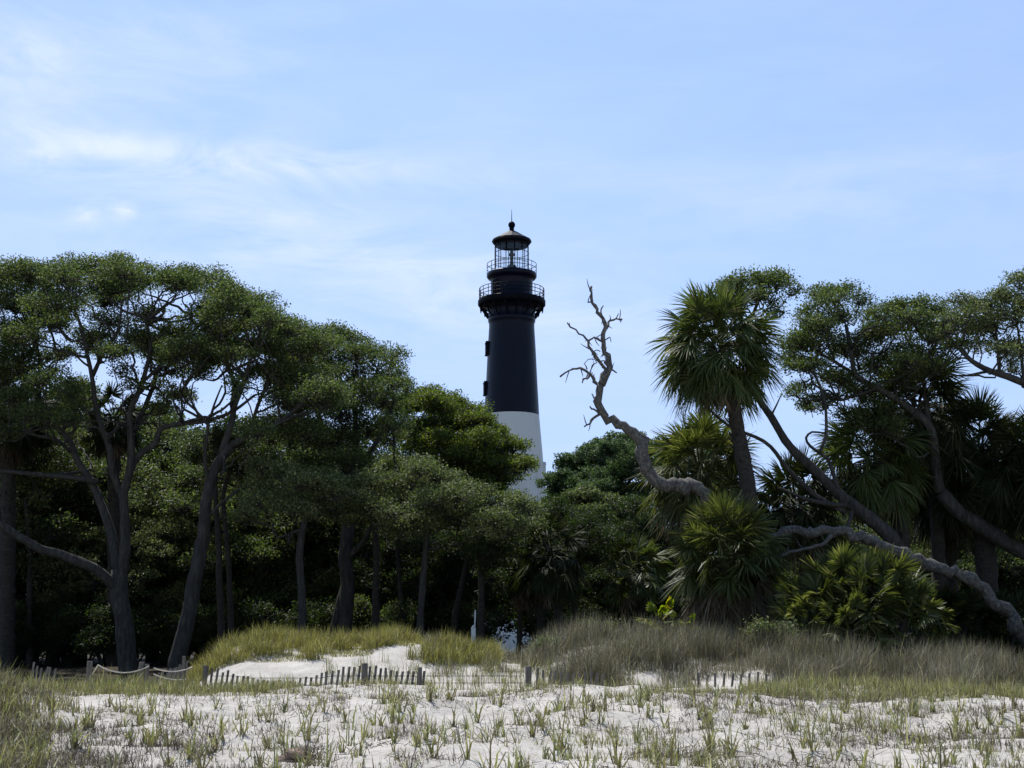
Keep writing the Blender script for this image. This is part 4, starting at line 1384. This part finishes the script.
tag(mb.build("dry_grass", [G_DRY, G_BROWN]), "tall grey dry grass on the back dune right of centre", "dry grass", kind="stuff")
# sea oat stalks standing above it
mb = MB()
x, y = scatter(330, 31, 40, 430, 1090)
P = np.stack([x, y, ground(x, y) - .02], -1)
blades(mb, P, rng.uniform(.6, 1.1, len(x)) * np.interp(512 + x * F / y, [425, 470, 530, 560], [.7, .5, .5, 1]), rng.uniform(.010, .014, len(x)), np.abs(rng.normal(size=len(x))) * .22 + .04, .9)
x, y = scatter(260, 28.5, 33, 330, 640)
tufts(mb, x, y, 7, .45, .011, .3, .06)
tag(mb.build("tall_stalks", G_DUNE), "scattered tall pale stalks rising above the dry grass", "grass", kind="stuff")

# ------------------------------------------------------------------ light and sky
EL, AZ = R(59), R(-30)
S = Vector((math.sin(AZ) * math.cos(EL), math.cos(AZ) * math.cos(EL), math.sin(EL)))
sun = bpy.data.lights.new("sun", 'SUN')
sun.energy = 4.2
sun.angle = R(0.53)
sun.color = (1.0, 0.955, 0.89)
so = bpy.data.objects.new("sun", sun)
so.rotation_euler = S.to_track_quat('Z', 'Y').to_euler()
so.location = (0, 0, 60)
COL.objects.link(so)

w = bpy.data.worlds.new("World")
sc.world = w
w.use_nodes = True
nt = w.node_tree
nt.nodes.clear()
out = nt.nodes.new("ShaderNodeOutputWorld")
bg = nt.nodes.new("ShaderNodeBackground")
sky = nt.nodes.new("ShaderNodeTexSky")
sky.sky_type = 'NISHITA'
sky.sun_disc = False
sky.sun_elevation = EL
sky.sun_rotation = AZ
sky.altitude = 0
sky.air_density = 1.0
sky.dust_density = 0.6
sky.ozone_density = 2.0
tc = nt.nodes.new("ShaderNodeTexCoord")
sep = nt.nodes.new("ShaderNodeSeparateXYZ")
nt.links.new(tc.outputs["Generated"], sep.inputs[0])


def M(op, a, b=None, c=None):
    n = nt.nodes.new("ShaderNodeMath")
    n.operation = op
    for k, v in enumerate((a, b, c)):
        if v is None:
            continue
        if isinstance(v, (int, float)):
            n.inputs[k].default_value = v
        else:
            nt.links.new(v, n.inputs[k])
    return n.outputs[0]


az = M('ARCTAN2', sep.outputs[0], sep.outputs[1])
el = M('ARCSINE', sep.outputs[2])
cv = nt.nodes.new("ShaderNodeCombineXYZ")
nt.links.new(az, cv.inputs[0])
nt.links.new(el, cv.inputs[1])


def cnoise(scale, sx_, sy_, detail, rough=.6, dist=0.0, off=0.0):
    mp = nt.nodes.new("ShaderNodeMapping")
    mp.inputs["Scale"].default_value = (sx_, sy_, 1)
    mp.inputs["Location"].default_value = (off, off * .7, off)
    mp.inputs["Rotation"].default_value = (0, 0, R(7))
    nt.links.new(cv.outputs[0], mp.inputs[0])
    n = nt.nodes.new("ShaderNodeTexNoise")
    n.inputs["Scale"].default_value = scale
    n.inputs["Detail"].default_value = detail
    n.inputs["Roughness"].default_value = rough
    n.inputs["Distortion"].default_value = dist
    nt.links.new(mp.outputs[0], n.inputs["Vector"])
    return n.outputs[0]


def azel(px, py):
    d = ray(px, py)
    d = d / np.linalg.norm(d)
    return math.atan2(d[0], d[1]), math.asin(d[2])


def blob(px, py, wx, wy, amp, slope=0.0):
    a0, e0 = azel(px, py)
    da = M('SUBTRACT', az, a0)
    de = M('SUBTRACT', M('SUBTRACT', el, e0), M('MULTIPLY', da, slope))
    u = M('DIVIDE', da, wx / F)
    v = M('DIVIDE', de, wy / F)
    q = M('ADD', M('MULTIPLY', u, u), M('MULTIPLY', v, v))
    return M('MULTIPLY', M('EXPONENT', M('MULTIPLY', q, -1.0)), amp)


soft = cnoise(5.0, 1.0, 4.0, 6, .58, .4, 3.1)
wisp = cnoise(9.0, 1.0, 3.2, 8, .62, .8, 1.3)
fine = cnoise(42.0, 1.0, 1.6, 6, .6, .3, 5.7)
veil = M('MULTIPLY', M('SUBTRACT', soft, .38), 1.6)
veil = M('MAXIMUM', veil, 0.0)
band = M('ADD', M('ADD', blob(60, 260, 520, 230, .22), blob(235, 160, 200, 17, 1.0, -.02)), M('ADD', blob(40, 60, 190, 50, .5, .12), M('ADD', blob(480, 300, 330, 46, .40, -.22), M('ADD', blob(330, 240, 260, 34, .3, -.3), blob(900, 190, 260, 50, .28, .1)))))
band = M('MULTIPLY', band, M('MULTIPLY', M('MAXIMUM', M('SUBTRACT', wisp, .32), 0.0), 3.6))
puff = M('ADD', blob(48, 160, 20, 15, 1.0), M('ADD', blob(84, 215, 15, 11, 1.3), M('ADD', blob(124, 211, 14, 10, 1.2), M('ADD', blob(6, 158, 18, 15, .5), blob(670, 455, 40, 20, .8)))))
puff = M('MULTIPLY', puff, M('MAXIMUM', M('SUBTRACT', fine, .33), 0.0))
hz = M('MULTIPLY', M('EXPONENT', M('MULTIPLY', M('MAXIMUM', el, 0.0), -7.0)), .38)
cl = M('ADD', M('ADD', M('MULTIPLY', veil, .30), M('MULTIPLY', band, .8)), M('ADD', M('MULTIPLY', puff, 1.5), hz))
cl = M('MINIMUM', cl, .95)


def mixc(fac, a, col):
    n = nt.nodes.new("ShaderNodeMix")
    n.data_type = 'RGBA'
    nt.links.new(fac, n.inputs[0])
    nt.links.new(a, n.inputs[6])
    n.inputs[7].default_value = (*col, 1)
    return n.outputs[2]


# bright thin haze on the sunward half of the sky, clear deep blue behind the camera
da = M('DIVIDE', M('ADD', az, .15), 1.0)
de = M('DIVIDE', el, 1.0)
glow = M('MULTIPLY', M('EXPONENT', M('MULTIPLY', M('ADD', M('MULTIPLY', da, da), M('MULTIPLY', de, de)), -1.0)), .92)
c1 = mixc(glow, sky.outputs[0], (3.5, 5.25, 9.3))
c2 = mixc(M('MULTIPLY', cl, M('MINIMUM', M('ADD', glow, .12), 1.0)), c1, (6.4, 7.15, 8.9))
nt.links.new(c2, bg.inputs[0])
bg.inputs[1].default_value = 0.1
nt.links.new(bg.outputs[0], out.inputs[0])

sc.view_settings.view_transform = 'Standard'
sc.view_settings.look = 'None'
sc.view_settings.exposure = 0.38
sc.view_settings.gamma = 1.0
sc.view_settings.use_curve_mapping = False
sc.cycles.max_bounces = 6
sc.cycles.diffuse_bounces = 3
sc.cycles.glossy_bounces = 2
sc.cycles.transmission_bounces = 4
sc.cycles.transparent_max_bounces = 8
sc.cycles.caustics_reflective = False
sc.cycles.caustics_refractive = False
sc.cycles.use_denoising = True
sc.cycles.denoiser = 'OPENIMAGEDENOISE'
sc.cycles.denoising_input_passes = 'RGB_ALBEDO_NORMAL'
sc.cycles.denoising_prefilter = 'ACCURATE'
print("faces", sum(len(o.data.polygons) for o in bpy.data.objects if o.type == 'MESH'))
